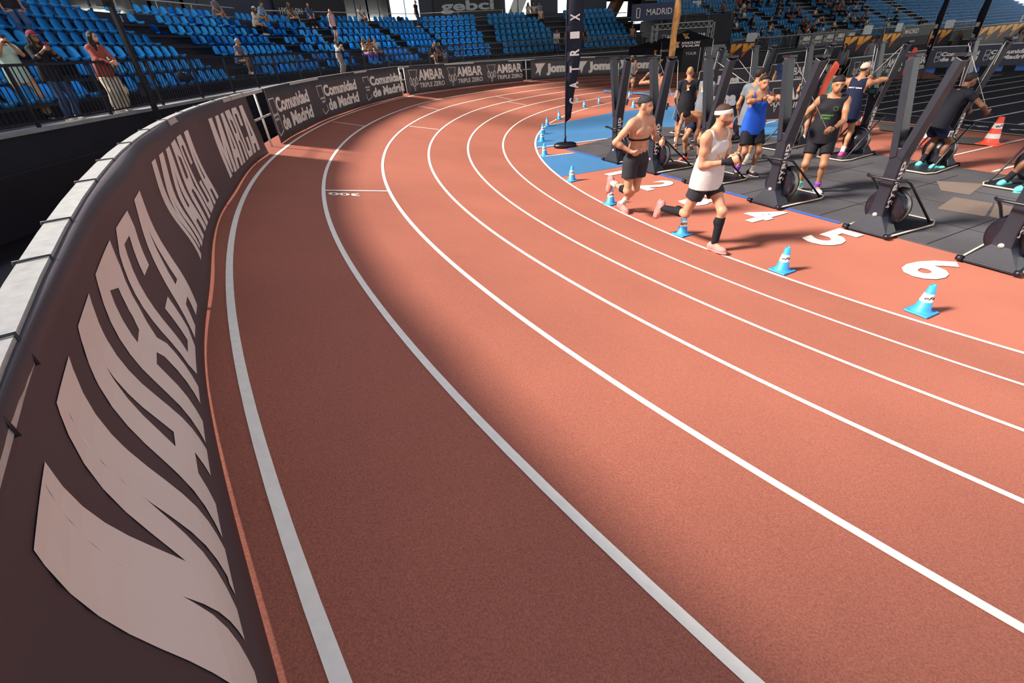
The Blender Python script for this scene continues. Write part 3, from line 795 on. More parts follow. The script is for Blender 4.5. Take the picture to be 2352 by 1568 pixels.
def nrmz(v): v = V3(v); return v / (np.linalg.norm(v) + 1e-9)
def ik(a, tgt, l1, l2, pole):
    a = V3(a); tgt = V3(tgt); d = tgt - a; L = min(np.linalg.norm(d), (l1 + l2) * .995); u = nrmz(d)
    x = (l1 * l1 - l2 * l2 + L * L) / (2 * L); hgt = math.sqrt(max(0, l1 * l1 - x * x)); p = V3(pole); p = nrmz(p - u * (p @ u))
    return a + u * x + p * hgt, a + u * L
def frame(fwd, upv):
    u = nrmz(upv); f = V3(fwd); f = nrmz(f - u * (f @ u)); r = np.cross(f, u); return np.stack([r, f, u], 1)   # columns right, forward, up
SK = {}
def skin(name, col): return mat('skin_' + name, col, .55, var=.07, scale=14, spec=.35)
S_FAIR = skin('fair', '#b58468'); S_TAN = skin('tan', '#9c6c4e'); S_BRN = skin('brown', '#6f4935')
M_EYE = mat('eye_dark', '#2a1c1a', .4); M_LIP = mat('lip', '#a5605a', .5); M_BROW = mat('brow', '#3a251c', .8)
def cloth(name, col, rough=.8): return mat('cloth_' + name, col, rough, var=.08, scale=9, bump=.3, bscale=30, spec=.2)
def hairm(name, col): return mat('hair_' + name, col, .7, var=.3, scale=60, bump=.5, bscale=90, spec=.3)
H_DARK = hairm('dark', '#1d1513'); H_BRN = hairm('brown', '#3f2a1e'); H_GREY = hairm('grey', '#8b8782'); H_BLOND = hairm('blond', '#8a6a48')

def person(name, label, loc, rz, h=1.78, vox=.012, skinm=S_FAIR, pelvis=(0, 0, .93), lean=(0, .03, 1), chest=None, face=(0, 1, 0), headup=(0, .05, 1), neck=None,
           hands=((-.25, .05, .80), (.25, .05, .80)), epole=((-.5, -1, -.2), (.5, -1, -.2)), feet=((-.11, 0, .09), (.11, 0, .09)), kpole=((-.1, 1, 0), (.1, 1, 0)),
           toes=((0, 1, -.05), (0, 1, -.05)), shoulder_tw=0., hip_tw=0., build=1., female=False, shirt=None, sleeve=.0, shirt_len=.12, shorts=None, short_len=.5, flare=.0, shoes=None, sole=None, socks=None, sock_h=.12,
           hair=None, hairstyle='short', beard=None, cap=None, cap_back=False, band=None, grip=(.6, .6), palm=(None, None), gloves=None, wrist=None, extra=None, group=None, vest=False, hide=(), ripped=False):
    S_ = h / 1.78; t = thing('person', label, 'person', loc, rz, group)
    t.scale = (S_, S_, S_)
    B = build; wsh = (.165 if female else .19) * B; whp = .095
    Pv = V3(pelvis); up_ = nrmz(lean); ch = nrmz(chest) if chest is not None else up_
    ct, st = math.cos(shoulder_tw), math.sin(shoulder_tw); fw = V3((-st, ct, 0)); hf = V3((-math.sin(hip_tw), math.cos(hip_tw), 0))
    PF = frame(hf, up_); TF = frame(fw, ch)
    waist = Pv + PF @ V3((0, 0, .15)); cc = waist + TF @ V3((0, 0, .20)); nb = waist + TF @ V3((0, -.02, .40))
    sh = [waist + TF @ V3((sx_ * wsh, -.01, .345)) for sx_ in (-1, 1)]; hp = [Pv + PF @ V3((sx_ * whp, 0, -.04)) for sx_ in (-1, 1)]
    HF = frame(face, headup); nk = nrmz(neck) if neck is not None else nrmz(.5 * ch + .5 * nrmz(headup) + .15 * nrmz(face))
    hc = nb + nk * .17 + HF @ V3((0, .02, .0))
    l1, l2 = .30, .265; el = []; wr = []
    for i in range(2):
        e_, w_ = ik(sh[i], hands[i], l1, l2, epole[i]); el.append(e_); wr.append(w_)
    kn = []; an = []
    for i in range(2):
        k_, a_ = ik(hp[i], feet[i], .43, .43, kpole[i]); kn.append(k_); an.append(a_)
    F = Field(vox, .03)
    def torso(F, g=0., m=0, low=True):
        if low: F.ell(Pv + PF @ V3((0, 0, .0)), (.158 * B + g, .115 * B + g, .115 + g), PF, m)
        F.ell(waist, ((.122 if female else .146) * B + g, .100 * B + g, .15 + g), PF, m)
        F.ell(cc + TF @ V3((0, .0, -.01)), ((.145 if female else .165) * B + g, .108 * B + g, .175 + g), TF, m)
        F.ell(cc + TF @ V3((0, -.01, .08)), ((.15 if female else .175) * B + g, .098 * B + g, .11 + g), TF, m)
        for sx_ in (-1, 1): F.ell(cc + TF @ V3((sx_ * .075, .065, .04)), (.075 + g * .6, .05 + g * .6, (.06 if female else .055) + g * .6), TF, m)
    torso(F)
    if ripped:
        for r_ in range(4):
            for sx_ in (-1, 1): F.ell(waist + TF @ V3((sx_ * .034, .094 * B + .004 - .003 * abs(r_ - 1.5), .12 - .062 * r_)), (.030, .020, .028), TF)
        for sx_ in (-1, 1): F.ell(cc + TF @ V3((sx_ * .078, .082, .055)), (.082, .042, .052), TF)
    F.cone(sh[0] + TF @ V3((.05, 0, .02)), sh[1] + TF @ V3((-.05, 0, .02)), .062, .062)
    F.cone(nb + TF @ V3((0, 0, -.05)), nb + TF @ V3((0, 0, .01)), .075, .058)
    for sx_, q in ((0, -1), (1, 1)): F.cone(nb + TF @ V3((q * .03, -.015, .01)), sh[sx_] + TF @ V3((-q * .02, 0, .03)), .045, .045)
    nr = .047 if female else .056
    F.cone(nb, hc + HF @ V3((0, -.02, -.05)), nr + .004, nr)
    # head
    F.ell(hc + HF @ V3((0, -.012, .035)), (.074, .094, .088), HF); F.ell(hc + HF @ V3((0, .028, -.04)), (.056, .062, .062), HF)
    F.ell(hc + HF @ V3((0, .055, -.075)), (.028, .026, .022), HF)
    F.cone(hc + HF @ V3((0, .083, .012)), hc + HF @ V3((0, .102, -.022)), .009, .014); F.ell(hc + HF @ V3((0, .086, -.052)), (.022, .012, .010), HF)
    F.ell(hc + HF @ V3((0, .074, .026)), (.048, .014, .010), HF)
    for sx_ in (-1, 1): F.ell(hc + HF @ V3((sx_ * .076, -.008, -.005)), (.011, .020, .032), HF)
    # arms and hands
    for i in range(2):
        q = (-1, 1)[i]; a, e_, w_ = sh[i], el[i], wr[i]; ud = nrmz(e_ - a); fd = nrmz(w_ - e_)
        F.ell(a + TF @ V3((-q * .01, 0, -.005)), (.060 * B, .058 * B, .066), TF)
        F.cone(a, e_, .050 * B, .038 * B); F.ell(a + ud * .14 + TF @ V3((0, .008, 0)), (.047 * B,) * 3)
        F.cone(e_, w_, .040 * B, .027); F.ell(e_ + fd * .07, (.044 * B,) * 3)
        if ('hand', i) in hide: continue
        pn = V3(palm[i]) if palm[i] is not None else V3((-q, .3, 0)); pn = nrmz(pn - fd * (pn @ fd)); sd = np.cross(fd, pn) * q    # pn: palm normal, sd towards thumb
        if (sd @ V3((0, 1, .6))) < 0: sd = -sd
        HR = np.stack([sd, pn, fd], 1); ph = w_ + fd * .05
        F.ell(ph, (.040, .019, .052), HR)
        g_ = grip[i]; lens = (.072, .082, .076, .060)
        for j in range(4):
            b0 = w_ + fd * .088 + sd * (.030 - .020 * j); an1 = g_ * 1.0; d1 = fd * math.cos(an1) + pn * math.sin(an1); an2 = g_ * 2.3; d2 = fd * math.cos(an2) + pn * math.sin(an2); L = lens[j]
            m1 = b0 + d1 * L * .5; F.cone(b0 - fd * .02, m1, .0095, .0088); F.cone(m1, m1 + d2 * L * .5, .0088, .0075)
        tb = w_ + fd * .03 + sd * .030; td = nrmz(fd * .6 + sd * .75 + pn * .3); tm = tb + td * .045; F.cone(tb, tm, .012, .0105); F.cone(tm, tm + nrmz(fd * .9 + pn * (.2 + g_ * .6)) * .034, .0105, .008)
    # legs
    for i in range(2):
        if ('leg', i) in hide: continue
        q = (-1, 1)[i]; a, k_, n_ = hp[i], kn[i], an[i]; td = nrmz(k_ - a); sd = nrmz(n_ - k_)
        bk = nrmz(V3((0, -1, 0)) if abs(td[1]) < .8 else V3((0, 0, -1))); bk = nrmz((a + n_) / 2 - k_ + 1e-3 * V3((0, -1, 0))) if np.linalg.norm((a + n_) / 2 - k_) > .05 else V3((0, -1, 0))
        F.cone(a + PF @ V3((0, 0, .02)), k_, .088 * B, .054); F.ell(a + td * .15 - bk * .01, (.083 * B,) * 3); F.ell(k_ - bk * .012, (.052,) * 3)
        F.cone(k_, n_, .050, .034); F.ell(k_ + sd * .13 + bk * .018, (.052 * B, .052 * B, .085), frame(bk if abs(bk @ sd) < .9 else V3((1, 0, 0)), sd))
        tn = nrmz(toes[i]); F.cone(n_ + V3((0, 0, 0)), n_ + tn * .12 + sd * .04, .036, .030); F.cone(n_ - tn * .03 + sd * .03, n_ + sd * .02, .034, .034)
        F.ell(Pv + PF @ V3((q * .07, -.06, -.03)), (.085, .085, .09), PF)
    mats = [skinm, M_EYE, M_LIP, beard or M_BROW, M_BROW]
    def paint(c, M_):
        l = (c - hc) @ HF; fr = l[:, 1] > .045
        for sx_ in (-1, 1): M_[fr & (((l[:, 0] - sx_ * .031) / .013) ** 2 + ((l[:, 2] - .004) / .006) ** 2 < 1)] = 1; M_[fr & (abs(l[:, 0] - sx_ * .032) < .019) & (abs(l[:, 2] - .025) < .004)] = 4
        M_[fr & (abs(l[:, 0]) < .024) & (abs(l[:, 2] + .052) < .0075) & (l[:, 1] > .07)] = 2
        if beard is not None:
            bm_ = (np.linalg.norm(l, axis=1) < .14) & (l[:, 2] < -.045 - .35 * np.abs(l[:, 0]) * 0) & (l[:, 1] > .01) & (l[:, 2] > -.12) & ~((abs(l[:, 0]) < .022) & (abs(l[:, 2] + .053) < .010)); M_[bm_ & (M_ != 2)] = 3
        return M_
    F.build('body', mats, t, paint, 1)
    # hair and hats
    hv = min(vox, .010)
    if hair is not None:
        G = Field(hv, .02); rr = (.080, .101, .095) if hairstyle != 'buzz' else (.0765, .0965, .0905)
        G.ell(hc + HF @ V3((0, -.016, .040)), rr, HF)
        if hairstyle == 'long':
            for q in (-1, 0, 1): G.cone(hc + HF @ V3((q * .05, -.05, .0)), hc + HF @ V3((q * .07, -.085 + .02 * abs(q), -.15)), .055, .05); G.cone(hc + HF @ V3((q * .07, -.085 + .02 * abs(q), -.15)), nb + TF @ V3((q * .09, -.06 + .1 * abs(q), -.22)), .05, .03)
        if hairstyle == 'long':
            for q in (-1, 1): G.cone(hc + HF @ V3((q * .075, .0, .02)), hc + HF @ V3((q * .085, .02, -.13)), .028, .03); G.cone(hc + HF @ V3((q * .085, .02, -.13)), nb + TF @ V3((q * .085, .11, -.22)), .032, .022)
        if hairstyle == 'bun': G.ell(hc + HF @ V3((0, -.075, .12)), (.036, .036, .036), HF)
        if hairstyle == 'top': G.ell(hc + HF @ V3((0, .02, .085)), (.062, .08, .045), HF)
        if hairstyle == 'tail': G.cone(hc + HF @ V3((0, -.10, .03)), hc + HF @ V3((0, -.15, -.12)), .035, .018)
        G.plane(hc + HF @ V3((0, .045, .050)), HF @ V3((0, .75, -.66))) if hairstyle in ('long',) else G.plane(hc + HF @ V3((0, .03, .045)), HF @ V3((0, .62, -.78)), )
        if hairstyle == 'long': G.cut.pop(); G.plane(hc + HF @ V3((0, .035, .04)), HF @ V3((0, .97, -.24)), hc + HF @ V3((0, .06, -.01)), .105)
        G.build('hair', [hair], t)
    if cap is not None:
        G = Field(hv, .01); G.ell(hc + HF @ V3((0, -.014, .045)), (.084, .106, .092), HF); G.plane(hc + HF @ V3((0, 0, .042)), HF @ V3((0, .18, -1)))
        G.build('cap', [cap], t)
        b_ = -1 if cap_back else 1; G = Field(min(vox, .008), .005); G.ell(hc + HF @ V3((0, b_ * .115, .045 - .012)), (.062, .068, .009), HF); G.build('cap_peak', [cap], t)
    if band is not None:
        G = Field(hv * .8, .005); G.ell(hc + HF @ V3((0, -.012, .035)), (.082, .102, .096), HF); G.plane(hc + HF @ V3((0, 0, .070)), HF @ V3((0, -.12, 1))); G.plane(hc + HF @ V3((0, 0, .022)), HF @ V3((0, .12, -1))); G.build('headband', [band], t)
    # clothing
    if shirt is not None:
        G = Field(vox, .03); torso(G, .014)
        if shirt_len > .1: G.ell(Pv + PF @ V3((0, .0, -.10)), (.218 * B, .168 * B, .58), PF)
        G.cone(sh[0] + TF @ V3((.045, 0, .02)), sh[1] + TF @ V3((-.045, 0, .02)), .074, .074)
        for i in range(2):
            q = (-1, 1)[i]; G.cone(nb + TF @ V3((q * .05, -.015, -.01)), sh[i] + TF @ V3((-q * .045, 0, .035)), .050, .046)
            if sleeve > 0:
                ud = el[i] - sh[i]; G.ell(sh[i], (.073 * B,) * 3)
                G.cone(sh[i], sh[i] + ud * min(1, sleeve * 1.0), .068 * B, .064 * B if sleeve < 1 else .053, capb=sleeve < 1)
                if sleeve > 1: G.cone(el[i], el[i] + (wr[i] - el[i]) * (sleeve - 1), .052, .036, capb=True)
            elif vest: G.plane(sh[i] + TF @ V3((-q * .045, 0, 0)), TF @ V3((q, 0, .0)), sh[i] + TF @ V3((q * .02, 0, -.03)), .155)
        G.plane(nb + TF @ V3((0, .045 if not vest else .05, .0 if not vest else -.05)), TF @ V3((0, .5, 1)), nb + TF @ V3((0, .05, .0)), .10 if not vest else .125)
        G.plane(nb + TF @ V3((0, 0, .035)), TF @ V3((0, 0, 1)))
        G.plane(Pv + PF @ V3((0, 0, -shirt_len + .02)), PF @ V3((0, 0, -1)))
        G.build('shirt', [shirt], t)
    if shorts is not None:
        G = Field(vox, .02); g = .016 + flare * .4
        G.ell(Pv + PF @ V3((0, 0, .0)), (.165 * B + .012, .122 * B + .012, .12), PF); G.ell(waist + PF @ V3((0, 0, -.06)), (.145 * B + .008, .105 * B + .01, .08), PF)
        for i in range(2):
            if ('leg', i) in hide: continue
            td = kn[i] - hp[i]; r0 = .088 * B + g
            if short_len <= 1: G.cone(hp[i], hp[i] + td * short_len, r0, (.088 - .034 * short_len) * B + .02 + flare, capb=True)
            else: G.cone(hp[i], kn[i], r0, .072 + flare); G.cone(kn[i], kn[i] + (an[i] - kn[i]) * (short_len - 1), .072 + flare, .058 + flare, capb=True)
            G.ell(Pv + PF @ V3(((-1, 1)[i] * .07, -.055, -.03)), (.095, .095, .10), PF)
        G.ell(waist + PF @ V3((0, .01, -.10)), (.155 * B, .122 * B, .09), PF)
        G.plane(waist + PF @ V3((0, 0, -.03)) if shirt is None else Pv + PF @ V3((0, 0, -shirt_len + .11)), PF @ V3((0, 0, 1))); G.build('trousers' if short_len > 1.3 else 'shorts', [shorts], t)
    for i in range(2):
        if ('leg', i) in hide: continue
        sd = nrmz(an[i] - kn[i]); tn = nrmz(toes[i]); dn = nrmz(sd - tn * (sd @ tn)) if abs(sd @ tn) < .95 else V3((0, 0, -1)); SR = np.stack([np.cross(tn, -dn), tn, -dn], 1)
        if socks is not None:
            sc_ = socks[i] if isinstance(socks, (list, tuple)) else socks; shh = sock_h[i] if isinstance(sock_h, (list, tuple)) else sock_h
            L = .43; top = an[i] - sd * shh; G = Field(min(vox, .010), .02)
            ra = .034 + (.016 * min(1, shh / .3)) + .008; G.cone(top, an[i] + sd * .02, ra + .002, .043, capa=True)
            if shh > .2: G.ell(kn[i] + sd * .13 + nrmz((hp[i] + an[i]) / 2 - kn[i]) * .018, (.060 * B,) * 3); G.plane(top, -sd)
            G.build('sock', [sc_], t)
        if shoes is not None:
            sc_ = shoes[i] if isinstance(shoes, (list, tuple)) else shoes
            G = Field(min(vox, .010), .025); c = an[i]
            G.cone(c - dn * -.02 - tn * .045 + dn * .015, c + tn * .14 + dn * .045, .046, .036); G.ell(c + tn * .12 + dn * .05, (.046, .075, .036), SR); G.ell(c + dn * .01 - tn * .01, (.046, .058, .052), SR); G.ell(c - tn * .055 + dn * .035, (.038, .04, .048), SR)
            G.plane(c + dn * .062, dn); G.build('shoe', [sc_], t)
            G = Field(min(vox, .010), .02); G.ell(c + tn * .125 + dn * .075, (.049, .085, .035), SR); G.ell(c - tn * .045 + dn * .075, (.041, .055, .035), SR); G.cone(c - tn * .04 + dn * .075, c + tn * .12 + dn * .075, .036, .040)
            G.plane(c + dn * .088, dn); G.plane(c + dn * .060, -dn); G.build('sole', [sole or M_WHITE], t)
    if gloves is not None:
        for i in range(2):
            G = Field(min(vox, .008), .012); fd = nrmz(wr[i] - el[i]); q = (-1, 1)[i]; pn = V3(palm[i]) if palm[i] is not None else V3((-q, .3, 0)); pn = nrmz(pn - fd * (pn @ fd)); sd = np.cross(fd, pn) * q
            if (sd @ V3((0, 1, .6))) < 0: sd = -sd
            HR = np.stack([sd, pn, fd], 1); G.ell(wr[i] + fd * .055, (.052, .036, .066), HR); G.cone(wr[i] - fd * .05, wr[i] + fd * .03, .034, .034, capa=True)
            for j in range(4):
                b0 = wr[i] + fd * .088 + sd * (.030 - .020 * j); an1 = grip[i]; d1 = fd * math.cos(an1) + pn * math.sin(an1); G.cone(b0 - fd * .03, b0 + d1 * .035, .017, .016)
            G.build('glove', [gloves], t)
    if wrist is not None:
        for i, m_ in wrist:
            fd = nrmz(wr[i] - el[i]); G = Field(min(vox, .008), .005); G.cone(wr[i] - fd * .045, wr[i] - fd * .02, .034, .032, capa=True, capb=True); G.build('wristband', [m_], t)
    J = dict(sh=sh, el=el, wr=wr, hp=hp, kn=kn, an=an, hc=hc, HF=HF, TF=TF, PF=PF, cc=cc, nb=nb, waist=waist, Pv=Pv, t=t, S=S_)
    if extra: extra(J)
    return J

C_WHITE = cloth('white', '#bbb5b1'); C_BLACK = cloth('black', '#1b1a20'); C_CHAR = cloth('charcoal', '#2c2c32'); C_GREY = cloth('grey', '#63676d'); C_BLUE = cloth('blue', '#1f4fb5')
C_NAVY = cloth('navy', '#141a33'); C_PINK = cloth('pink', '#d0807c'); C_CORAL = cloth('coral', '#f0675a'); C_TURQ = cloth('turquoise', '#5fc2b8'); C_MAG = cloth('magenta', '#d9447f'); C_PURPLE = cloth('purple', '#7a3fae')
C_MINT = cloth('mint', '#9db0a4'); C_TAN = cloth('tan', '#a48367'); C_DENIM = cloth('denim', '#33486b'); C_CREAM = cloth('cream', '#b8aa98'); C_RUST = cloth('rust', '#8c453c'); C_GSH = cloth('greyshorts', '#6b706c'); C_MAROON = cloth('maroon', '#7b2a3a')
def fdir(rz): return Vector((-math.sin(rz), math.cos(rz), 0))
# runner in white
def ex_white(J):
    TF, cc, t = J['TF'], J['cc'], J['t']
    # purple ankle tag
    fd = nrmz(J['an'][0] - J['kn'][0]); G = Field(.007, .004); G.cone(J['an'][0] - fd * .075, J['an'][0] - fd * .04, .046, .046, capa=True, capb=True); G.build('ankle_tag', [C_PURPLE], t)
    # faded sunburst on the chest
    mb = MB()
    cols = ['#e9c27a', '#e7a86a', '#e78c7c', '#9cc6d6', '#e9c27a']
    for k in range(11):
        a = .35 + k * .22; m = mat('print_%d' % (k % 5), cols[k % 5], .8)
        c0 = cc + TF @ V3((.01, .128, -.10))
        r0, r1 = .035, .085 + .02 * (k % 2); w_ = .010
        def q(r, s_): 
            x = math.cos(a) * r - math.sin(a) * s_; z = math.sin(a) * r + math.cos(a) * s_
            y = -.9 * x * x - .35 * z * z
            return tuple(c0 + TF @ V3((x, y + .012, z)))
        mb.add([q(r0, -w_), q(r1, -w_ * .4), q(r1, w_ * .4), q(r0, w_)], [(0, 1, 2, 3)], m)
    mb.build('chest_print', None, t)
rzW = math.radians(-154)
loc = Vector((2.79, 5.69, 0)) - fdir(rzW) * .26 + Vector((-.06, .0, 0))
JW = person('runner', 'running person in white vest, white headband and black calf sleeves', loc, rzW, h=1.80, vox=.0075, skinm=S_FAIR, pelvis=(0, 0, .90), lean=(0, .05, 1), chest=(0, .10, 1), face=(-.75, 1, -.12), headup=(0, .02, 1),
    hands=((-.12, .27, 1.16), (.02, .25, 1.14)), epole=((-.6, -1, -.4), (.9, -1, -.3)), feet=((-.05, .26, .10), (.14, -.55, .42)), kpole=((0, 1, 0), (.05, 1, -.3)),
    toes=((0, 1, .05), (0, -.25, -1)), shoulder_tw=.1, hip_tw=.1, build=1.06, shirt=C_WHITE, vest=True, shirt_len=.12, shorts=C_CHAR, short_len=.48, flare=.012, shoes=C_PINK, sole=C_PINK, socks=C_BLACK, sock_h=(.36, .36),
    hair=H_BRN, hairstyle='buzz', beard=mat('stubble', '#7a5140', .8, var=.2, scale=90), band=C_WHITE, gloves=C_BLACK, grip=(.9, .9), extra=ex_white)
# shirtless runner
def ex_dark(J):
    TF, cc, t = J['TF'], J['cc'], J['t']
    G = Field(.0075, .004); G.ell(cc + TF @ V3((0, 0, -.05)), (.192, .124, .2), TF); G.ell(cc + TF @ V3((0, .05, -.05)), (.13, .088, .16), TF)
    G.plane(cc + TF @ V3((0, 0, -.045)), TF @ V3((0, .0, 1))); G.plane(cc + TF @ V3((0, 0, -.070)), TF @ V3((0, .0, -1))); G.build('chest_strap', [C_BLACK], t)
    fd = nrmz(J['an'][1] - J['kn'][1]); G = Field(.0075, .004); G.cone(J['kn'][1] + fd * .05, J['kn'][1] + fd * .15, .063, .066, capa=True, capb=True); G.build('calf_band', [C_BLACK], t)
    fd = nrmz(J['an'][0] - J['kn'][0]); G = Field(.0075, .004); G.cone(J['an'][0] - fd * .06, J['an'][0] - fd * .03, .046, .046, capa=True, capb=True); G.build('ankle_tag', [C_PURPLE], t)
rzD = math.radians(-155)
loc = Vector((1.91, 7.55, 0)) + fdir(rzD) * .32 + Vector((.02, 0, 0))
JD = person('runner', 'shirtless running person with backward cap, chest strap and black shorts', loc, rzD, h=1.78, vox=.0075, skinm=S_FAIR, pelvis=(0, 0, .93), lean=(0, .12, 1), chest=(.02, .10, 1), face=(-.6, 1, -.02), headup=(0, .0, 1),
    hands=((-.26, .22, 1.16), (.20, .10, 1.06)), epole=((-.7, -1, -.5), (1, -.7, -.1)), feet=((-.08, -.34, .15), (.10, -.42, .50)), kpole=((0, 1, 0), (.05, 1, 0)),
    toes=((0, 1, -.35), (0, -.1, -1)), shoulder_tw=.1, hip_tw=-.05, build=1.08, shorts=C_CHAR, short_len=.55, flare=.02, shoes=C_PINK, sole=C_PINK, socks=C_WHITE, sock_h=(.16, .15),
    hair=H_BRN, hairstyle='buzz', cap=C_CHAR, cap_back=True, grip=(1.1, 1.1), ripped=True, extra=ex_dark)

# athletes and helpers on the mat
rzAth = rzA + PI       # facing the track side
def at_erg(k, y=.92, x=0.0):
    e_ = ergs[k]; Mx = Matrix.Translation(e_.location) @ Matrix.Rotation(e_.rotation_euler.z, 4, 'Z'); return Mx @ Vector((x, y, .05))
def world(J, p): 
    t = J['t']; return Matrix.Translation(t.location) @ Matrix.Rotation(t.rotation_euler.z, 4, 'Z') @ (Vector(p) * J['S'])
def handw(J, i):
    fd = nrmz(J['wr'][i] - J['el'][i]); return world(J, J['wr'][i] + fd * .09)
def ex_green(J):
    TF, cc, t = J['TF'], J['cc'], J['t']; mg = mat('green_print', '#4f8f3c', .7)
    mb = MB(); fn = lambda a, b: Vector(cc + TF @ V3((-a, .138 - .9 * (a) ** 2, b)))
    outline(mb, [(.07 - .0 + .03 * math.cos(q), .05 + .03 * math.sin(q)) for q in np.arange(0, 2 * PI, PI / 8)], .004, fn, mg)
    write(mb, 'DIFFERENT', -.10, .07, -.06, -.035, fn, mg, bold=.02, step=.03); write(mb, 'HYBRID', -.10, .03, -.10, -.075, fn, mg, bold=.02, step=.03)
    mb.build('chest_print', mg, t)
J = person('a', 'standing person in black vest with green trim, holding a cord handle', P(1852, 440), rzAth + .55, h=1.80, vox=.010, skinm=S_TAN, face=(-.25, 1, -.12), lean=(0, .02, 1),
    hands=((-.10, .34, 1.06), (.40, .25, 1.20)), epole=((-.8, -.6, -.6), (.6, -.3, -1)), feet=((-.14, .03, .09), (.13, -.02, .09)), toes=((-.35, 1, 0), (.3, 1, 0)), shirt=C_BLACK, vest=False, sleeve=0, shirt_len=.14,
    shorts=C_BLACK, short_len=.62, flare=.012, shoes=cloth('offwhite', '#cfd8c8'), sole=C_TURQ, socks=(C_PURPLE, C_TURQ), sock_h=.11, cap=C_BLACK, cap_back=True, hair=H_DARK, grip=(1.1, 1.0), extra=ex_green, wrist=[(0, C_BLACK)])
cords(ergs['A4'], [handw(J, 0), handw(J, 1)])
def ex_blue(J): pass
J = person('a', 'standing person in blue vest and black shorts, arms raised at chin', P(1705, 403), rzAth + 1.15, h=1.78, vox=.010, skinm=S_TAN, face=(.0, 1, -.45), lean=(0, .0, 1), chest=(0, .10, 1),
    hands=((-.12, .36, 1.38), (.06, .28, 1.40)), epole=((-1, .2, -.1), (1, .2, -.1)), feet=((-.13, .05, .09), (.13, -.03, .09)), toes=((-.3, 1, 0), (.3, 1, 0)), shirt=C_BLUE, vest=True, shirt_len=.17,
    shorts=C_BLACK, short_len=.72, flare=.03, shoes=C_BLACK, sole=C_WHITE, socks=(C_WHITE, C_PURPLE), sock_h=.14, hair=H_DARK, hairstyle='top', grip=(1.2, 1.2), wrist=[(0, C_BLACK), (1, C_BLACK)])
cords(ergs['A3'], [handw(J, 0), handw(J, 1)])
J = person('a', 'shirtless person bending over with bun hair, red shoes and navy shorts', P(1583, 372), rzAth + .35, h=1.76, vox=.010, skinm=S_TAN, pelvis=(0, -.22, .84), lean=(0, .75, .75), chest=(0, 1, .12), face=(0, .8, -.7), headup=(0, .75, .6), neck=(0, 1, .1),
    hands=((-.20, .42, .42), (.22, .36, .38)), epole=((-1, -.3, 0), (1, -.3, 0)), feet=((-.2, .0, .09), (.16, -.1, .09)), kpole=((-.25, 1, 0), (.2, 1, 0)), toes=((-.4, 1, 0), (.3, 1, 0)),
    shorts=C_NAVY, short_len=.5, flare=.01, shoes=C_CORAL, sole=C_CORAL, socks=C_NAVY, sock_h=.10, hair=H_DARK, hairstyle='bun', grip=(.8, .8))
cords(ergs['A2'], [handw(J, 0), handw(J, 1)])
cords(ergs['A5'], None); cords(ergs['A6'], None); cords(ergs['A1'], None)
# white cap from behind
def ex_back(J):
    TF, cc, t = J['TF'], J['cc'], J['t']; mb = MB(); mw = M_WHITE
    write(mb, 'HEART OF RUNNING', -.12, .12, .03, .055, lambda a, b: Vector(cc + TF @ V3((a, -.125 + .9 * a * a * .6, b))), mw, bold=.03, step=.04); mb.build('back_print', mw, t)
J = person('a', 'person seen from behind in white cap, navy vest and pink shoes', P(1915, 360), rzA + .25, h=1.80, vox=.010, skinm=S_TAN, face=(.35, 1, -.1), lean=(0, .12, 1), chest=(.05, .18, 1),
    hands=((-.08, .40, 1.42), (.16, .40, 1.46)), epole=((-1, .0, .1), (1, .1, .1)), feet=((-.09, .0, .09), (.12, .04, .09)), toes=((-.1, 1, 0), (.1, 1, 0)), shirt=C_NAVY, vest=True, shirt_len=.2,
    shorts=C_NAVY, short_len=.42, flare=.02, shoes=C_MAG, sole=C_MAG, socks=C_WHITE, sock_h=.13, hair=H_BRN, cap=C_CREAM, hairstyle='buzz', grip=(1.2, 1.2), extra=ex_back)
cords(ergs['B3'], [handw(J, 0), handw(J, 1)])
def ex_str(J):
    mb = MB(); PF = J['PF']; k = (J['hp'][1] + J['kn'][1]) / 2
    for q in range(3):
        a = k + V3((.108, -.03 + .03 * q, .06)); b = a + V3((.0, .0, -.10)); mb.bar(tuple(a), tuple(b), .012, .006)
    mb.build('stripes', M_WHITE, J['t'])
J = person('a', 'person in dark shirt and striped shorts pulling down, turquoise shoes', P(2122, 388), rzA - .35, h=1.76, vox=.010, skinm=S_BRN, pelvis=(0, -.12, .86), lean=(0, .35, 1), chest=(0, .5, 1), face=(.1, 1, -.25), headup=(0, .2, 1),
    hands=((-.16, .50, 1.0), (.30, .46, 1.02)), epole=((-1, -.3, -.3), (1, -.4, -.1)), feet=((-.14, .02, .09), (.14, .06, .09)), toes=((-.2, 1, 0), (.2, 1, 0)), shirt=cloth('dark', '#15151d'), sleeve=.45, shirt_len=.14,
    shorts=C_NAVY, short_len=.6, flare=.02, shoes=C_TURQ, sole=C_TURQ, socks=C_BLACK, sock_h=.17, hair=H_DARK, grip=(1.2, 1.2), extra=ex_str)
cords(ergs['B2'], [handw(J, 0), handw(J, 1)])
J = person('a', 'person cut by the right edge, black socks, purple tag, turquoise shoes', P(2325, 436), rzA - .5, h=1.80, vox=.012, skinm=S_BRN, pelvis=(.10, -.02, .90), lean=(.05, .2, 1), chest=(0, .4, 1), face=(0, 1, -.3),
    hands=((-.16, .50, 1.2), (.26, .46, 1.2)), epole=((-1, -.3, -.3), (1, -.4, -.1)), feet=((-.18, -.02, .09), (.20, -.06, .09)), toes=((-.3, 1, 0), (.3, 1, 0)), shirt=C_BLACK, sleeve=.4, shirt_len=.14,
    shorts=C_BLACK, short_len=.6, flare=.02, shoes=C_TURQ, sole=C_TURQ, socks=C_BLACK, sock_h=.17, hair=H_DARK, grip=(1.2, 1.2))
cords(ergs['B1'], [handw(J, 0), handw(J, 1)])
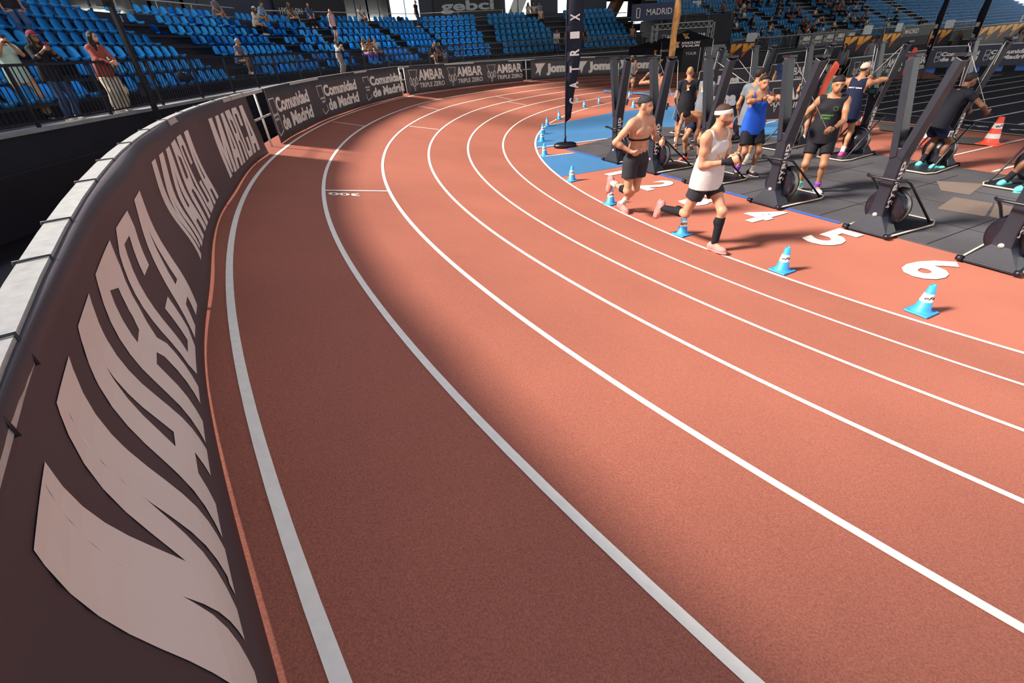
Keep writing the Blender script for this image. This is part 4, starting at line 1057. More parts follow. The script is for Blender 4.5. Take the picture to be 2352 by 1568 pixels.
J = person('a', 'bare-backed person seen from behind with a black wristband, grey shorts', P(1497, 322), rzA + .5, h=1.80, vox=.012, skinm=S_TAN, lean=(0, .05, 1), face=(-.2, 1, 0),
    hands=((-.42, .25, 1.55), (-.16, .36, 1.50)), epole=((-1, -.2, -.3), (1, .2, .1)), feet=((-.14, .0, .09), (.12, -.06, .09)), toes=((-.3, 1, 0), (.2, 1, 0)),
    shorts=cloth('steel', '#565c66'), short_len=.6, flare=.02, shoes=cloth('beige', '#cdb695'), sole=M_WHITE, socks=C_BLACK, sock_h=.13, hair=H_DARK, grip=(1.2, 1.2), wrist=[(0, C_BLACK), (1, C_BLACK)])
def ex_logo(J):
    TF, cc, t = J['TF'], J['cc'], J['t']; mb = MB(); fn = lambda a, b: Vector(cc + TF @ V3((a, -.136 + .5 * a * a, b)))
    hyatlon_mark(mb, -.05, .0, .12, fn, mat('logo_orange', '#f08a2c', .6), mat('logo_pale', '#d8d8de', .6)); mb.build('back_logo', None, t)
J = person('a', 'standing person in black T-shirt with orange back logo', P(1562, 335), rzA + .9, h=1.80, vox=.012, skinm=S_TAN, face=(.1, 1, 0), hands=((-.22, .15, .95), (.2, .2, .98)), feet=((-.12, .0, .09), (.12, 0, .09)),
    shirt=C_BLACK, sleeve=.5, shirt_len=.2, shorts=C_NAVY, short_len=.7, flare=.02, shoes=C_CHAR, sole=M_WHITE, socks=C_WHITE, hair=H_BLOND, hairstyle='buzz', grip=(.8, .8), extra=ex_logo)
J = person('a', 'standing person in grey T-shirt with small orange back logo', P(1600, 336), rzA + .2, h=1.74, vox=.012, skinm=S_TAN, face=(.9, 1, -.1), hands=((-.24, .18, .98), (.22, .02, .85)), feet=((-.12, .0, .09), (.12, 0, .09)),
    shirt=C_GREY, sleeve=.5, shirt_len=.2, shorts=C_NAVY, short_len=1.9, flare=.01, shoes=C_CHAR, sole=M_WHITE, socks=C_WHITE, hair=H_BRN, hairstyle='top', grip=(.5, .5), extra=ex_logo)
J = person('a', 'standing person in grey T-shirt and grey shorts behind the blue vest', P(1700, 375), rzA + .1, h=1.82, vox=.012, skinm=S_TAN, face=(.5, 1, -.1), hands=((-.28, .05, .90), (.26, .1, .86)), feet=((-.12, .0, .09), (.12, 0, .09)),
    shirt=C_GREY, sleeve=.5, shirt_len=.2, shorts=C_GSH, short_len=.85, flare=.03, shoes=C_CREAM, sole=M_WHITE, socks=C_WHITE, hair=H_DARK, hairstyle='top', grip=(.5, .5), extra=ex_logo)
J = person('a', 'person in turquoise top and red visor bending at a ski machine', P(1862, 318), rzA + .1, h=1.68, vox=.014, skinm=S_TAN, female=True, lean=(0, .25, 1), face=(.1, 1, -.2), hands=((-.16, .45, 1.35), (.2, .45, 1.38)), epole=((-1, 0, 0), (1, 0, 0)), feet=((-.12, .0, .09), (.12, 0, .09)),
    shirt=C_TURQ, vest=True, shirt_len=.08, shorts=C_BLACK, short_len=.4, shoes=C_WHITE, sole=M_WHITE, hair=H_BRN, hairstyle='tail', cap=C_CORAL, grip=(1., 1.))
J = person('a', 'standing person in white cap beside the red feather banner', P(1832, 322), rzA + .6, h=1.78, vox=.014, skinm=S_TAN, face=(.3, 1, 0), hands=((-.2, .2, 1.0), (.2, .2, 1.0)),
    shirt=C_BLACK, sleeve=.5, shorts=C_BLACK, short_len=.6, shoes=C_WHITE, sole=M_WHITE, hair=H_DARK, hairstyle='buzz', cap=C_WHITE, grip=(.8, .8))
J = person('a', 'dark-haired person in navy T-shirt behind the logo board', P(1778, 262), rzA + PI + .3, h=1.78, vox=.014, skinm=S_TAN, face=(-.1, 1, -.2), hands=((-.22, .22, .95), (.22, .22, .95)),
    shirt=cloth('ink', '#1b2947'), sleeve=.5, shorts=C_BLACK, short_len=.7, shoes=C_BLACK, sole=M_WHITE, hair=H_DARK, hairstyle='top', beard=H_DARK, grip=(.8, .8))
J = person('a', 'long-haired person in grey T-shirt and black shorts by turf edge', P(1918, 192), rzA + PI + .15, h=1.68, vox=.014, female=True, skinm=S_TAN, face=(.1, 1, -.1), hands=((-.26, .0, .82), (.26, .0, .82)),
    shirt=C_GREY, sleeve=.5, shorts=C_BLACK, short_len=.5, flare=.02, shoes=C_BLACK, sole=M_WHITE, socks=C_BLACK, hair=H_DARK, hairstyle='long', grip=(.4, .4))
J = person('a', 'blond person in grey singlet and brown shorts by the sportswear board', P(1446, 222), math.radians(160), h=1.76, vox=.016, skinm=S_TAN, face=(.2, 1, -.1), hands=((-.2, .2, 1.0), (.12, .3, 1.15)),
    shirt=C_GREY, vest=True, shorts=C_TAN, short_len=.7, flare=.02, shoes=C_WHITE, sole=M_WHITE, hair=H_BLOND, hairstyle='buzz', grip=(.8, .8))

# ------------------------------------------------------------------ unseen panels and beams added to throw shade into the hall
M_SHADE = mat('shade_panel_grey', '#3b3c44', .8)
mb = MB(); mb.prism([(x - 12.6, y - 1.6) for x, y in ((-18, 13), (-6.5, 11.5), (-4.7, 9), (-3.1, 6), (-1.8, 3.1), (-1.0, 1.4), (-.3, .75), (1.0, .9), (4, .7), (9.5, .2), (9.5, -24), (-18, -24))], 11.4, 11.7); o = mb.build('shade_panel', M_SHADE); tag(o, kind='structure')  # added overhead panel, outline cut to the wanted shade edge on the near lanes
mb = MB(); mb.box((61.5, 70, 12.6), (146, 92, .3)); o = mb.build('shade_panel', M_SHADE); tag(o, kind='structure')  # added panel, keeps the sun off the far stands
mb = MB(); mb.box((28.5, 15.2, 12.6), (66, 18.4, .3)); o = mb.build('shade_panel', M_SHADE); tag(o, kind='structure')  # added panel, keeps the sun off the turf and far mats
for i, (y, x1) in enumerate(((14.5, -10), (19.5, -9), (26, -8))):  # unseen beams, added for bands of shade across the bend
    mb = MB(); mb.bar((-31, y, 12.5), (x1, y + 2, 13.5), 1.0, 1.1); o = mb.build('trim_%d' % (3 + i), M_GLULAM); tag(o, kind='structure')

# ------------------------------------------------------------------ turf lanes and loose lines
def dn(d, n, z=0.0): return Vector((.92 * d - .39 * n, .39 * d + .92 * n, z))
for p, q in (((15.95, 16.25), (15.95, -4)), ((17.45, 16.25), (17.45, -4))):
    stripe('turf_line', dn(*p), dn(*q), .06, .016, parent=turf)
for k in range(-3, 10):
    n = 7.29 + .97 * k; stripe('turf_line', dn(17.45, n), dn(32 if k < 9 else 30, n), .085, .016, parent=turf)
for a, b in (((2170, 362), (2352, 320)), ((2280, 395), (2352, 376)), ((1705, 298), (1781, 278)), ((1990, 300), (2090, 283))):
    stripe('painted_line', P(*a), P(*b), .05, .010, parent=infield)
mb = MB()
for k in range(5):
    n = 7.8 - .97 * k; write(mb, 'CARRIL', -.32, .32, 0, .16, plane_fn(dn(16.6, n, .017), Vector((.39, -.92, 0)), Vector((.92, .39, 0))), M_LINE, bold=.04) if False else mb.add([dn(16.5 + a, n + b, .017) for a, b in ((0, -.3), (.14, -.22), (.0, -.1), (.16, .05), (.02, .18), (.12, .3), (.2, .1), (.22, -.2))], [tuple(range(8))])
mb.build('lane_figure', M_LINE, turf)
for q in (((2015, 283), (2150, 300), (2165, 318), (2020, 300)), ((2185, 315), (2320, 322), (2265, 336), (2190, 330))):
    flat('rubber_tile', [P(*a) for a in q], rubber('grey_tile', '#55534f'), .022)

# ------------------------------------------------------------------ boards on the infield
M_BOARD = mat('board_cloth', '#211e27', .65, var=.12, scale=2)
M_BOARDB = mat('board_navy', '#262a3a', .65, var=.12, scale=2)
def board(a, b, z0, z1, label, draw, m=None, legs=True, th=.03):
    a = Vector(a); b = Vector(b); L = (b - a).length; d = (b - a).normalized(); n = Vector((d.y, -d.x, 0))
    t = thing('advertising_board', label, 'board', (a.x, a.y, 0), math.atan2(d.y, d.x))
    mb = MB(); mb.box((L / 2, 0, (z0 + z1) / 2), (L, th, z1 - z0)); mb.build('panel', m or M_BOARD, t)
    mb = MB(); mb.bar((0, 0, z1 + .012), (L, 0, z1 + .012), .04, .03); mb.build('top_tube', M_GALV, t)
    if legs:
        mb = MB()
        for k in range(int(L / 1.5) + 2):
            x = L * k / (int(L / 1.5) + 1); mb.bar((x, th, 0), (x, th, z1), .03, .03); mb.bar((x, .45, 0), (x, th, z1 * .8), .025, .025)
        mb.build('frame', M_GALV, t)
    ms = []
    def new(): ms.append(MB()); return ms[-1]
    draw(new, lambda x, y: Vector((x, -th / 2 - .006, y)), L, z0, z1)
    for mb in ms: mb.build('lettering', M_WHITE, t)
    return t
def rep(kind, w_, gap=.25, lo=.2, hi=.82):
    def dr(new, fn, L, z0, z1):
        x = gap; H_ = z1 - z0
        while x + w_ < L + .3:
            mb = new()
            if kind == 'J': joma(mb, x, w_, z0 + H_ * lo, H_ * (hi - lo), fn, step=None)
            elif kind == 'A': ambar(mb, x, w_, z0 + H_ * lo, H_ * (hi - lo), fn, step=None)
            elif kind == 'C': comunidad(mb, x, w_, z0 + H_ * lo, H_ * (hi - lo), fn, step=None)
            elif kind == 'M': marca(mb, x, x + w_, z0 + H_ * lo, z0 + H_ * hi, fn, step=9, ystep=9)
            x += w_ + gap
    return dr
board(P(1556, 276), P(1738, 263), 0, 1.0, 'dark board with sportswear names behind the two grey T-shirts', rep('J', 1.7))
board(P(1600, 222), P(1742, 210), 0, 1.0, 'dark board with a white top tube below the twin logo screen', rep('J', 1.8))
board(P(1742, 276), P(1912, 262), 0, 1.08, 'dark board with large beer lettering behind the coral feather banner', rep('A', 2.2))
board(P(1762, 204), P(1945, 186), 0, 1.0, 'dark board behind the man in the navy T-shirt', rep('A', 1.9))
board(dn(25.1, 16.1), dn(31.4, 16.1), 0, 1.1, 'dark board of beer lettering along the left side of the turf', rep('A', 1.8))
def far_dr(new, fn, L, z0, z1):
    comunidad(new(), .3, 1.75, z0 + .25, .45, fn, step=None); comunidad(new(), 2.3, 1.75, z0 + .25, .45, fn, step=None); marca(new(), 4.5, 6.3, z0 + .25, z0 + .75, fn, step=9, ystep=9); comunidad(new(), 6.9, 1.75, z0 + .25, .45, fn, step=None)
board((22.6, 27.2, 0), (30.4, 23.8, 0), .28, 1.2, 'long navy board with newspaper name at the far end of the turf', far_dr, M_BOARDB)
# blue chairs behind the long navy board
M_CHB = mat('chair_blue', '#2a5fb0', .6)
a, b = Vector((22.7, 27.5, 0)), Vector((30.4, 24.1, 0))
for k in range(9):
    c = a.lerp(b, .05 + .11 * k); t = thing('folding_chair', 'small blue chair showing below the long navy board', 'chair', (c.x, c.y, 0), math.atan2((b - a).y, (b - a).x), 'blue chairs behind the navy board')
    mb = MB(); mb.box((0, .25, .42), (.42, .4, .03)); mb.box((0, .03, .2), (.42, .03, .38)); mb.build('seat', M_CHB, t)
    mb = MB(); mb.box((0, .45, .68), (.42, .03, .35)); mb.build('backrest', M_CHB, t)
    mb = MB(); [mb.bar((x, y, 0), (x, y, .42), .02, .02) for x in (-.2, .2) for y in (.06, .44)]; mb.build('frame', M_STEEL, t)
# twin logo screens
M_OR = mat('logo_yellow', '#d9912a', .6, var=.25, scale=3); M_RED = mat('logo_red', '#c8482e', .6, var=.2, scale=3); M_SHEET = mat('paper_sheet', '#a9adaf', .7)
def wlogo(mb, x, y, w_, h_, fn):
    poly_on(mb, [[(x, y + h_), (x + w_ * .42, y + h_), (x + w_ * .36, y + h_ * .55), (x + w_ * .46, y + h_ * .85), (x + w_ * .62, y + h_), (x + w_, y + h_), (x + w_ * .9, y + h_ * .82), (x + w_ * .0, y + h_ * .2)]], fn, M_OR)
    poly_on(mb, [[(x, y + h_ * .45), (x + w_ * .45, y + h_ * .5), (x, y)]], fn, M_RED)
def screen(u0, v0, u1, v1, label, sheet=True, H_=1.9):
    a = P(u0, v0, H_); b = P(u1, v1, H_); a.z = b.z = 0; L = (b - a).length; d = (b - a).normalized()
    t = thing('logo_screen', label, 'screen', (a.x, a.y, 0), math.atan2(d.y, d.x), None)
    mb = MB(); mb.box((L / 2, 0, H_ / 2), (L, .05, H_)); mb.build('panel', M_BOARD, t)
    fn = lambda x, y: Vector((x, -.032, y))
    for x in (.02, .5): mb = MB(); wlogo(mb, L * x, H_ - .75, L * .46, .70, fn); mb.build('logo_print', None, t); mb = MB(); hyatlon_mark(mb, L * (x + .13), .35, .3, fn, M_OR, M_WHITE); mb.build('small_logo', None, t)
    if sheet: mb = MB(); mb.box((L * .75, 0, H_ + .22), (.45, .012, .40)); mb.bar((L * .75, .02, H_ - .1), (L * .75, .02, H_ + .3), .02, .02); mb.build('paper_sheet', M_SHEET, t)
screen(1680, 99, 1738, 96, 'black screen with twin orange logos nearest the arch')
screen(1942, 83, 2006, 79, 'black screen with twin orange logos right of the beer banner')
screen(2030, 76, 2072, 73, 'black screen with twin orange logos left of the dark Madrid banner')
screen(2140, 68, 2190, 65, 'black screen with twin orange logos right of the dark Madrid banner')
screen(2242, 63, 2302, 56, 'black screen with twin orange logos, second from the right edge', False)
screen(2300, 56, 2356, 50, 'black screen with twin orange logos at the right edge')
for i, (ua, ub, lab) in enumerate(((1832, 1962, 'A'), (2066, 2152, 'D'))):
    # cloths tied to the fence of the far stand
    fa, fb = fl2[0], fl2[1]; pts = []
    line = [fl2[0], fl2[1], fl2[2]]
    def hit(u):
        best = None
        for p, q in zip(line[:-1], line[1:]):
            for k in range(400):
                c = p.lerp(q, k / 400); uu = img(up(c, ZS2 + .6))[0]
                if best is None or abs(uu - u) < best[0]: best = (abs(uu - u), c)
        return best[1]
    A_, B_ = hit(ua), hit(ub); d = (B_ - A_).normalized(); L = (B_ - A_).length; out = Vector((d.y, -d.x, 0)) * .09
    mb = MB(); mb.box((L / 2, 0, .5), (L, .012, 1.1)); o = mb.build('fence_banner', M_BOARD); o.location = up(A_ + out, ZS2); o.rotation_euler.z = math.atan2(d.y, d.x)
    tag(o, 'dark beer banner tied to the far stand fence' if i == 0 else 'dark Madrid banner tied to the far stand fence', 'banner')
    mb = MB(); fn = lambda x, y: Vector((x, -.014, y))
    if i == 0:
        for x in np.arange(.2, L - 2, 2.4): ambar(mb, x, 2.1, .15, .75, fn, step=None); mb.build('lettering', M_WHITE, o); mb = MB()
    else: outline(mb, [(.5, .2), (.5, .9), (1.1, .9), (1.1, .2), (.8, .05)], .06, fn); write(mb, 'MADRID', 1.5, min(L - .6, 5.5), .25, .75, fn, bold=.01)
    if mb.f: mb.build('lettering', M_WHITE, o)

# ------------------------------------------------------------------ entrance at the end of the bend: block, Madrid cloth, truss arch, tent
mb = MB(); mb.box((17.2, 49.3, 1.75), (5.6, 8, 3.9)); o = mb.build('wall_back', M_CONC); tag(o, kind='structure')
mb = MB(); mb.box((15.6, 47.1, 3.7), (3.6, 4, .15)); o = mb.build('trim_6', M_CONC); tag(o, kind='structure')
for k in range(5):
    mb = MB(); mb.box((18.0, 43.6 - .35 * k, .95 - .2 * k), (1.6, .36, 1.3 - .0 * k)); o = mb.build('trim_%d' % (7 + k), M_LEDGE); tag(o, kind='structure')
fence(Vector((13.9, 45.0, 0)), Vector((19.6, 45.0, 0)), 3.75, 'black baluster fence above the entrance, carrying the blue cloth', bal=.14)
mb = MB(); a = at_y(1452, 10, 44.6); b = at_y(1549, 4, 44.6); c = at_y(1450, 50, 44.6)
L = b.x - a.x; Hh = a.z - c.z; mb.box((L / 2, 0, -Hh / 2), (L, .015, Hh)); o = mb.build('fence_banner', mat('madrid_blue', '#17214a', .6)); o.location = a; tag(o, 'blue Madrid cloth hanging on the fence above the entrance', 'banner')
mb = MB(); fn = lambda x, y: Vector((x, -.012, y - Hh)); write(mb, 'MADRID', L * .36, L * .97, Hh * .32, Hh * .68, fn, bold=.005); outline(mb, [(L * .12, Hh * .2), (L * .12, Hh * .75), (L * .2, Hh * .75), (L * .2, Hh * .2)], .06, fn); mb.build('lettering', M_WHITE, o)
def truss(mb, a, b, w_=.29, n=None):
    a = Vector(a); b = Vector(b); d = (b - a).normalized(); u = Vector((0, 1, 0)); v = d.cross(u).normalized(); L = (b - a).length; n = n or int(L / .3)
    cs = [(u * i + v * j) * w_ / 2 for i, j in ((-1, -1), (1, -1), (1, 1), (-1, 1))]
    for c in cs: mb.tube([a + c, b + c], .022, n=6)
    for k in range(n):
        p = a + d * L * k / n; q = a + d * L * (k + 1) / n
        for i in range(4): mb.tube([p + cs[i], q + cs[(i + 1) % 4]], .009, n=4, cap=False)
t = thing('truss_arch', 'silver truss arch holding a dark beer backdrop at the entrance', 'arch', (0, 0, 0))
ax0, ax1, ay, az = 9.9, 13.35, 33.3, 3.0
mb = MB(); truss(mb, (ax0, ay, 0), (ax0, ay, az)); mb.build('leg', M_GALV, t); mb = MB(); truss(mb, (ax1, ay, 0), (ax1, ay, az)); mb.build('leg', M_GALV, t)
mb = MB(); truss(mb, (ax0, ay, az - .1), (ax1, ay, az - .1)); mb.build('crossbar', M_GALV, t)
mb = MB(); mb.box(((ax0 + ax1) / 2, ay + .2, 1.4), (ax1 - ax0 - .3, .02, 2.7)); mb.build('backdrop', M_BOARD, t)
mb = MB(); fn = lambda x, y: Vector((x, ay + .18, y)); ambar(mb, ax1 - 1.35, 1.2, 2.05, .42, fn, step=None); ambar(mb, ax1 - 2.9, 1.2, 2.05, .42, fn, step=None); write(mb, 'TOUR', ax1 - 1.3, ax1 - .6, 1.35, 1.5, fn); mb.build('lettering', M_WHITE, t)
# pop-up tent in front of it
t = thing('popup_tent', 'black pop-up tent with orange logo below the blue Madrid cloth', 'tent', (0, 0, 0), -.1)
t.location = (at_y(1578, 90, 31.0).x, 31.0, 0)
wT, hT = 1.15, 2.15
mb = MB(); mb.add([(-wT, -wT, hT), (wT, -wT, hT), (wT, wT, hT), (-wT, wT, hT), (0, 0, hT + .5)], [(0, 1, 4), (1, 2, 4), (2, 3, 4), (3, 0, 4)]); roof = mb.build('roof', C_BLACK, t); thick(roof, .01)
mb = MB(); [mb.box(c, s_) for c, s_ in (((0, -wT, hT - .17), (2 * wT, .015, .36)), ((0, wT, hT - .17), (2 * wT, .015, .36)), ((-wT, 0, hT - .17), (.015, 2 * wT, .36)), ((wT, 0, hT - .17), (.015, 2 * wT, .36)))]; val = mb.build('valance', C_BLACK, t)
mb = MB(); fn = lambda x, y: Vector((x, -wT - .012, y)); hyatlon_mark(mb, -.85, hT - .30, .28, fn, M_OR, M_WHITE); write(mb, 'HYATLON', -.55, .45, hT - .16, hT - .05, fn, M_WHITE, bold=.04, shear=.2); write(mb, 'YOPRO TOUR' if False else 'TOUR', -.55, .45, hT - .30, hT - .20, fn, M_WHITE, bold=.04, shear=.2); mb.build('print', None, val)
mb = MB(); fr = plane_fn((-.35, -wT * .62, hT + .38), (1, 0, 0), (0, wT, .85), -.02) if False else (lambda x, y: Vector((x, -wT + y * wT - .0, hT + .5 * y + .02))); hyatlon_mark(mb, -.4, .15, .5, fr, M_OR, M_WHITE); mb.build('roof_print', None, roof)
for x in (-wT, wT):
    for y in (-wT, wT): mb = MB(); mb.bar((x, y, 0), (x, y, hT), .035, .035); mb.build('leg', M_GALV, t)
# low tent left of it, black with logo panel
t = thing('popup_tent', 'low black tent end with small orange logo left of the arch', 'tent', (0, 0, 0), .25)
t.location = (at_y(1508, 90, 33.6).x, 33.6, 0)
mb = MB(); mb.add([(-1.3, -1, 1.9), (1.3, -1, 1.9), (1.3, 1, 1.9), (-1.3, 1, 1.9), (.9, 0, 2.45)], [(0, 1, 4), (1, 2, 4), (2, 3, 4), (3, 0, 4)]); thick(mb.build('roof', C_BLACK, t), .01)
mb = MB(); mb.box((0, -1, .95), (2.6, .02, 1.9)); mb.box((-1.3, 0, .95), (.02, 2, 1.9)); wl_ = mb.build('side_wall', C_BLACK, t)
mb = MB(); fn = lambda x, y: Vector((x, -1.02, y)); hyatlon_mark(mb, -.7, 1.45, .3, fn, M_OR, M_WHITE); write(mb, 'HYATLON', -.3, .6, 1.62, 1.74, fn, M_WHITE, bold=.04, shear=.2); wlogo(mb, -.5, .75, .5, .5, fn); mb.build('print', None, wl_)

# ------------------------------------------------------------------ cones
M_CBL = mat('cone_blue', '#2f8fd0', .5, var=.08, scale=12); M_CWH = mat('cone_white', '#e9e4dc', .5, var=.04); M_COR = mat('cone_orange', '#f2573f', .5, var=.06); M_CTX = mat('cone_print', '#23232a', .6)
def cone(scale, mbase, label, cat_group, loc, rz, bands):
    t = thing('traffic_cone', label, 'cone', loc, rz, cat_group); s = scale
    mb = MB()
    bp = [(-.108, -.108), (.108, -.108), (.108, .108), (-.108, .108)]
    mb.prism([(x * s, y * s) for x, y in bp], .0, .02 * s); b_ = mb.build('base', mbase, t); bevel(b_, .012 * s, 3)
    R = lambda z: (.074 - (.074 - .026) * (z - .02) / .28) * s
    mb = MB(); mb.lathe([(.094 * s, .019 * s), (.082 * s, .028 * s), (R(.04), .04 * s), (R(.30), .30 * s), (R(.30) * .8, .30 * s), (R(.30) * .75, .26 * s)], n=24); mb.build('body', mbase, t)
    for z0, z1 in bands:
        mb = MB(); mb.lathe([(R(z0) + .0015 * s, z0 * s), (R(z1) + .0015 * s, z1 * s)], n=24); bd = mb.build('band', M_CWH, t)
    z0, z1 = bands[-1]
    mb = MB(); zc = (z0 + z1) / 2
    def fn(x, y): z = zc + y; a = x / .06 - PI / 2; r = R(z) + .0035 * s; return Vector((r * math.cos(a), r * math.sin(a), z * s))
    write(mb, 'eFet', -.10, .06, -.015, .018, fn, bold=.02, step=.012, shear=.3); mb.build('lettering', M_CTX, bd)
    return t
CN = [(4.12, 3.86), (3.32, 4.99), (2.6, 6.4), (1.91, 8.1), (1.48, 9.88), (1.16, 12.64), (1.28, 14.68), (1.43, 16.0), (1.73, 17.59), (2.34, 19.13), (3.8, 22.11), (4.66, 23.2), (6.47, 24.9), (5.67, 21.05)]
LC = ['nearest the camera, beside the painted number 6', 'below the painted number 5', 'between the legs of the runner in white', 'behind the shoes of the shirtless runner',
      'on the blue zone left of the painted number 1', 'at the corner of the red strip', 'lowest of the cluster at the tip of the bend', 'middle of the cluster at the tip of the bend', 'topmost of the cluster at the tip of the bend',
      'left of the tall dark flag, beside the inner line', 'first to the right of the tall dark flag', 'second to the right of the tall dark flag', 'by the blue barrier tape behind the ski machines', 'behind the leftmost ski machine']
cone0 = None
for i, ((x, y), l) in enumerate(zip(CN, LC)):
    lab = 'blue traffic cone with white band, ' + l
    if cone0 is None: c0 = cone0 = cone(1.0, M_CBL, lab, 'blue cones along the inner line', (x, y, 0), .35, [(.13, .215)])
    else: c0 = copy_tree(cone0); tag(c0, lab)
    c0.location = (x, y, 0.003); c0.rotation_euler.z = .42 + .03 * i
cc0 = cone(1.9, M_COR, 'orange and white traffic cone on the red floor at right', 'orange cones', (11.07, 10.7, 0), .5, [(.075, .125), (.18, .235)])
for (u, v, lab, k) in ((1972, 312, 'orange and white traffic cone behind the person in white cap', 1.0), (2116, 330, 'orange and white traffic cone behind the unused ski machine', 1.0), (1601, 170, 'small orange cone by the right leg of the truss arch', 1.0), (1521, 178, 'small orange cone left of the tent leg', 1.0), (1612, 166, 'small orange cone behind the right leg of the truss arch', 1.0)):
    c0 = copy_tree(cc0); tag(c0, lab); p = P(u, v); c0.location = (p.x, p.y, .003); c0.scale = (k, k, k)

# ------------------------------------------------------------------ feather flags
def feather(loc, rz, Hh, wd, label, m, txt=None, base='weight', z0=.35, group=None, tm=None, tip=None, curve=.25):
    t = thing('feather_flag', label, 'flag', loc, rz, group)
    n = 14; pole = []
    for k in range(n + 1):
        f_ = k / n; pole.append(Vector((curve * max(0, f_ - .6) ** 2 * 6.25 * .4, 0, f_ * Hh)))
    mb = MB(); mb.tube(pole, [.018 - .010 * k / n for k in range(n + 1)], n=6); mb.build('pole', M_STEEL, t)
    rows = [[], [], []]
    for k in range(n + 1):
        f_ = k / n; z = z0 + (Hh - z0) * f_; x0 = curve * max(0, z / Hh - .6) ** 2 * 6.25 * .4
        w_ = wd * (.32 + .68 * min(1, f_ * 2.2)) * math.sqrt(max(0.02, 1 - max(0, (f_ - .78) / .22) ** 2)); 
        for j in range(3): rows[j].append(Vector((x0 + .01 + w_ * j / 2, .03 * math.sin(5 * z + j) * (j > 0), z + .06 * j * (1 - f_))))
    mb = MB(); mb.sheet(rows); s_ = mb.build('sail', m, t); thick(s_, .004)
    if txt:
        mb = MB(); zz = z0 + .45
        for ch in txt:
            if ch != ' ':
                for side in (-1, 1): write(mb, ch, 0, wd * .34, -.11, .11, (lambda z_, sd: (lambda a, b: Vector((wd * .5 - b * 1.1 , sd * .045, z_ + (a) * 1.0))))(zz, side), tm or M_WHITE, bold=.03)
            zz += wd * .34 + .22
        mb.build('lettering', tm or M_WHITE, s_)
    if base == 'weight':
        mb = MB(); mb.lathe([(0, .0), (.26, .0), (.30, .03), (.29, .09), (.22, .12), (.05, .125), (0, .125)], n=20); mb.cyl((0, 0, .1), (0, 0, .3), .03, n=8); b_ = mb.build('base', M_ERGB, t); b_.scale = (1.1, .75, 1)
    else:
        mb = MB(); mb.bar((-.35, 0, .01), (.35, 0, .01), .04, .02); mb.bar((0, -.35, .01), (0, .35, .01), .04, .02); mb.build('base', M_STEEL, t)
    return t
M_FLAG = cloth('flagblack', '#1e1f2c')
p = P(1298, 338); feather(p, .15, 4.4, .42, 'tall dark feather flag with pale letters on a round weighted base', M_FLAG, 'CATRIX', z0=.62)
def at_u(u, y, v=60):
    q = at_y(u, v, y); return Vector((q.x, q.y, 0))
feather(at_u(1543, 21), .75, 3.9, .5, 'narrow white and orange feather flag above the ski machines', mat('flag_orange', '#e2924a', .7, var=.5, scale=2.5), z0=.5, base='cross')
feather(at_u(2012, 19, 120), .9, 3.6, .45, 'dark feather flag with pale letters by the turf, above the white cap', M_FLAG, 'ZTFIX', z0=.5, base='cross')
feather(at_u(2160, 24, 60), 1.35, 3.6, .45, 'thin dark feather flag right of the dark Madrid banner', M_FLAG, 'ATRI', z0=.5, base='cross')
feather(at_u(2255, 22, 60), 1.35, 3.6, .45, 'thin dark feather flag near the right edge', M_FLAG, 'ATRI', z0=.5, base='cross')
M_COR2 = mat('flag_coral', '#f0603f', .7, var=.12, scale=3)
feather(P(1808, 338), .2, 1.75, .24, 'coral feather banner on black foot left of the white cap', M_COR2, z0=.75, base='cross', curve=.5)
feather(P(1848, 330), .2, 1.75, .24, 'coral feather banner seen between the ski machine arms', M_COR2, z0=.6, base='cross', curve=.5)
feather(P(2052, 222), .4, 1.6, .35, 'red feather banner beside the right fork of a ski machine', mat('flag_red', '#d8382c', .7, var=.2, scale=3), z0=.7, base='cross', curve=.5)
# blue plank-like tape lying across the far lanes
mb = MB(); a = trk(21.0, 1.6, .12); b = trk(22.2, -.3, .12); mb.bar(a, b, .06, .05); mb.bar(b, b + Vector((3.0, -1.6, 0)), .06, .05); 
for q in (a, b, b + Vector((3.0, -1.6, 0))): mb.bar(q - Vector((0, 0, .12)), q, .05, .05)
o = mb.build('lane_closure_bar', M_CBL); tag(o, 'low blue bar closing the inner lanes behind the machines', 'barrier')

# ------------------------------------------------------------------ walls, windows and rails above the stands
def backwall(line, off, z0, z1, seq, step, nm):
    ln = offs(line, off); k = 0
    for a, b in zip(ln[:-1], ln[1:]):
        L = (b - a).length; n = max(1, round(L / step)); d = (b - a).normalized(); nn = Vector((-d.y, d.x, 0))
        for i in range(n):
            p = a + d * L * i / n; q = a + d * L * (i + 1) / n; c = (p + q) / 2; u = img(up(c, z0 + 1))[0]
            kind = seq(u)
            mb = MB()
            if kind == 'wall': mb.bar(up(p, (z0 + z1) / 2), up(q, (z0 + z1) / 2), .15, z1 - z0); o = mb.build('wall_' + nm, M_BLUEWALL); tag(o, kind='structure')
            else:
                mb.bar(up(p, z0 + .3), up(q, z0 + .3), .15, .6); mb.bar(up(p, z1 - .2), up(q, z1 - .2), .15, .4)
                for t_ in (0, .5, 1): r_ = p.lerp(q, t_); mb.bar(up(r_, z0), up(r_, z1), .12 if t_ != .5 else .06, .12)
                mb.bar(up(p, z0 + 2.2), up(q, z0 + 2.2), .08, .08)
                o = mb.build('window_%d' % (k + 1), M_BLUEWALL); tag(o, kind='structure'); k += 1
                mb = MB(); mb.bar(up(p, (z0 + z1) / 2), up(q, (z0 + z1) / 2), .012, z1 - z0 - .6); mb.build('pane', M_GLASS, o)
M_GLASS = bpy.data.materials.new('window_glass'); M_GLASS.use_nodes = True
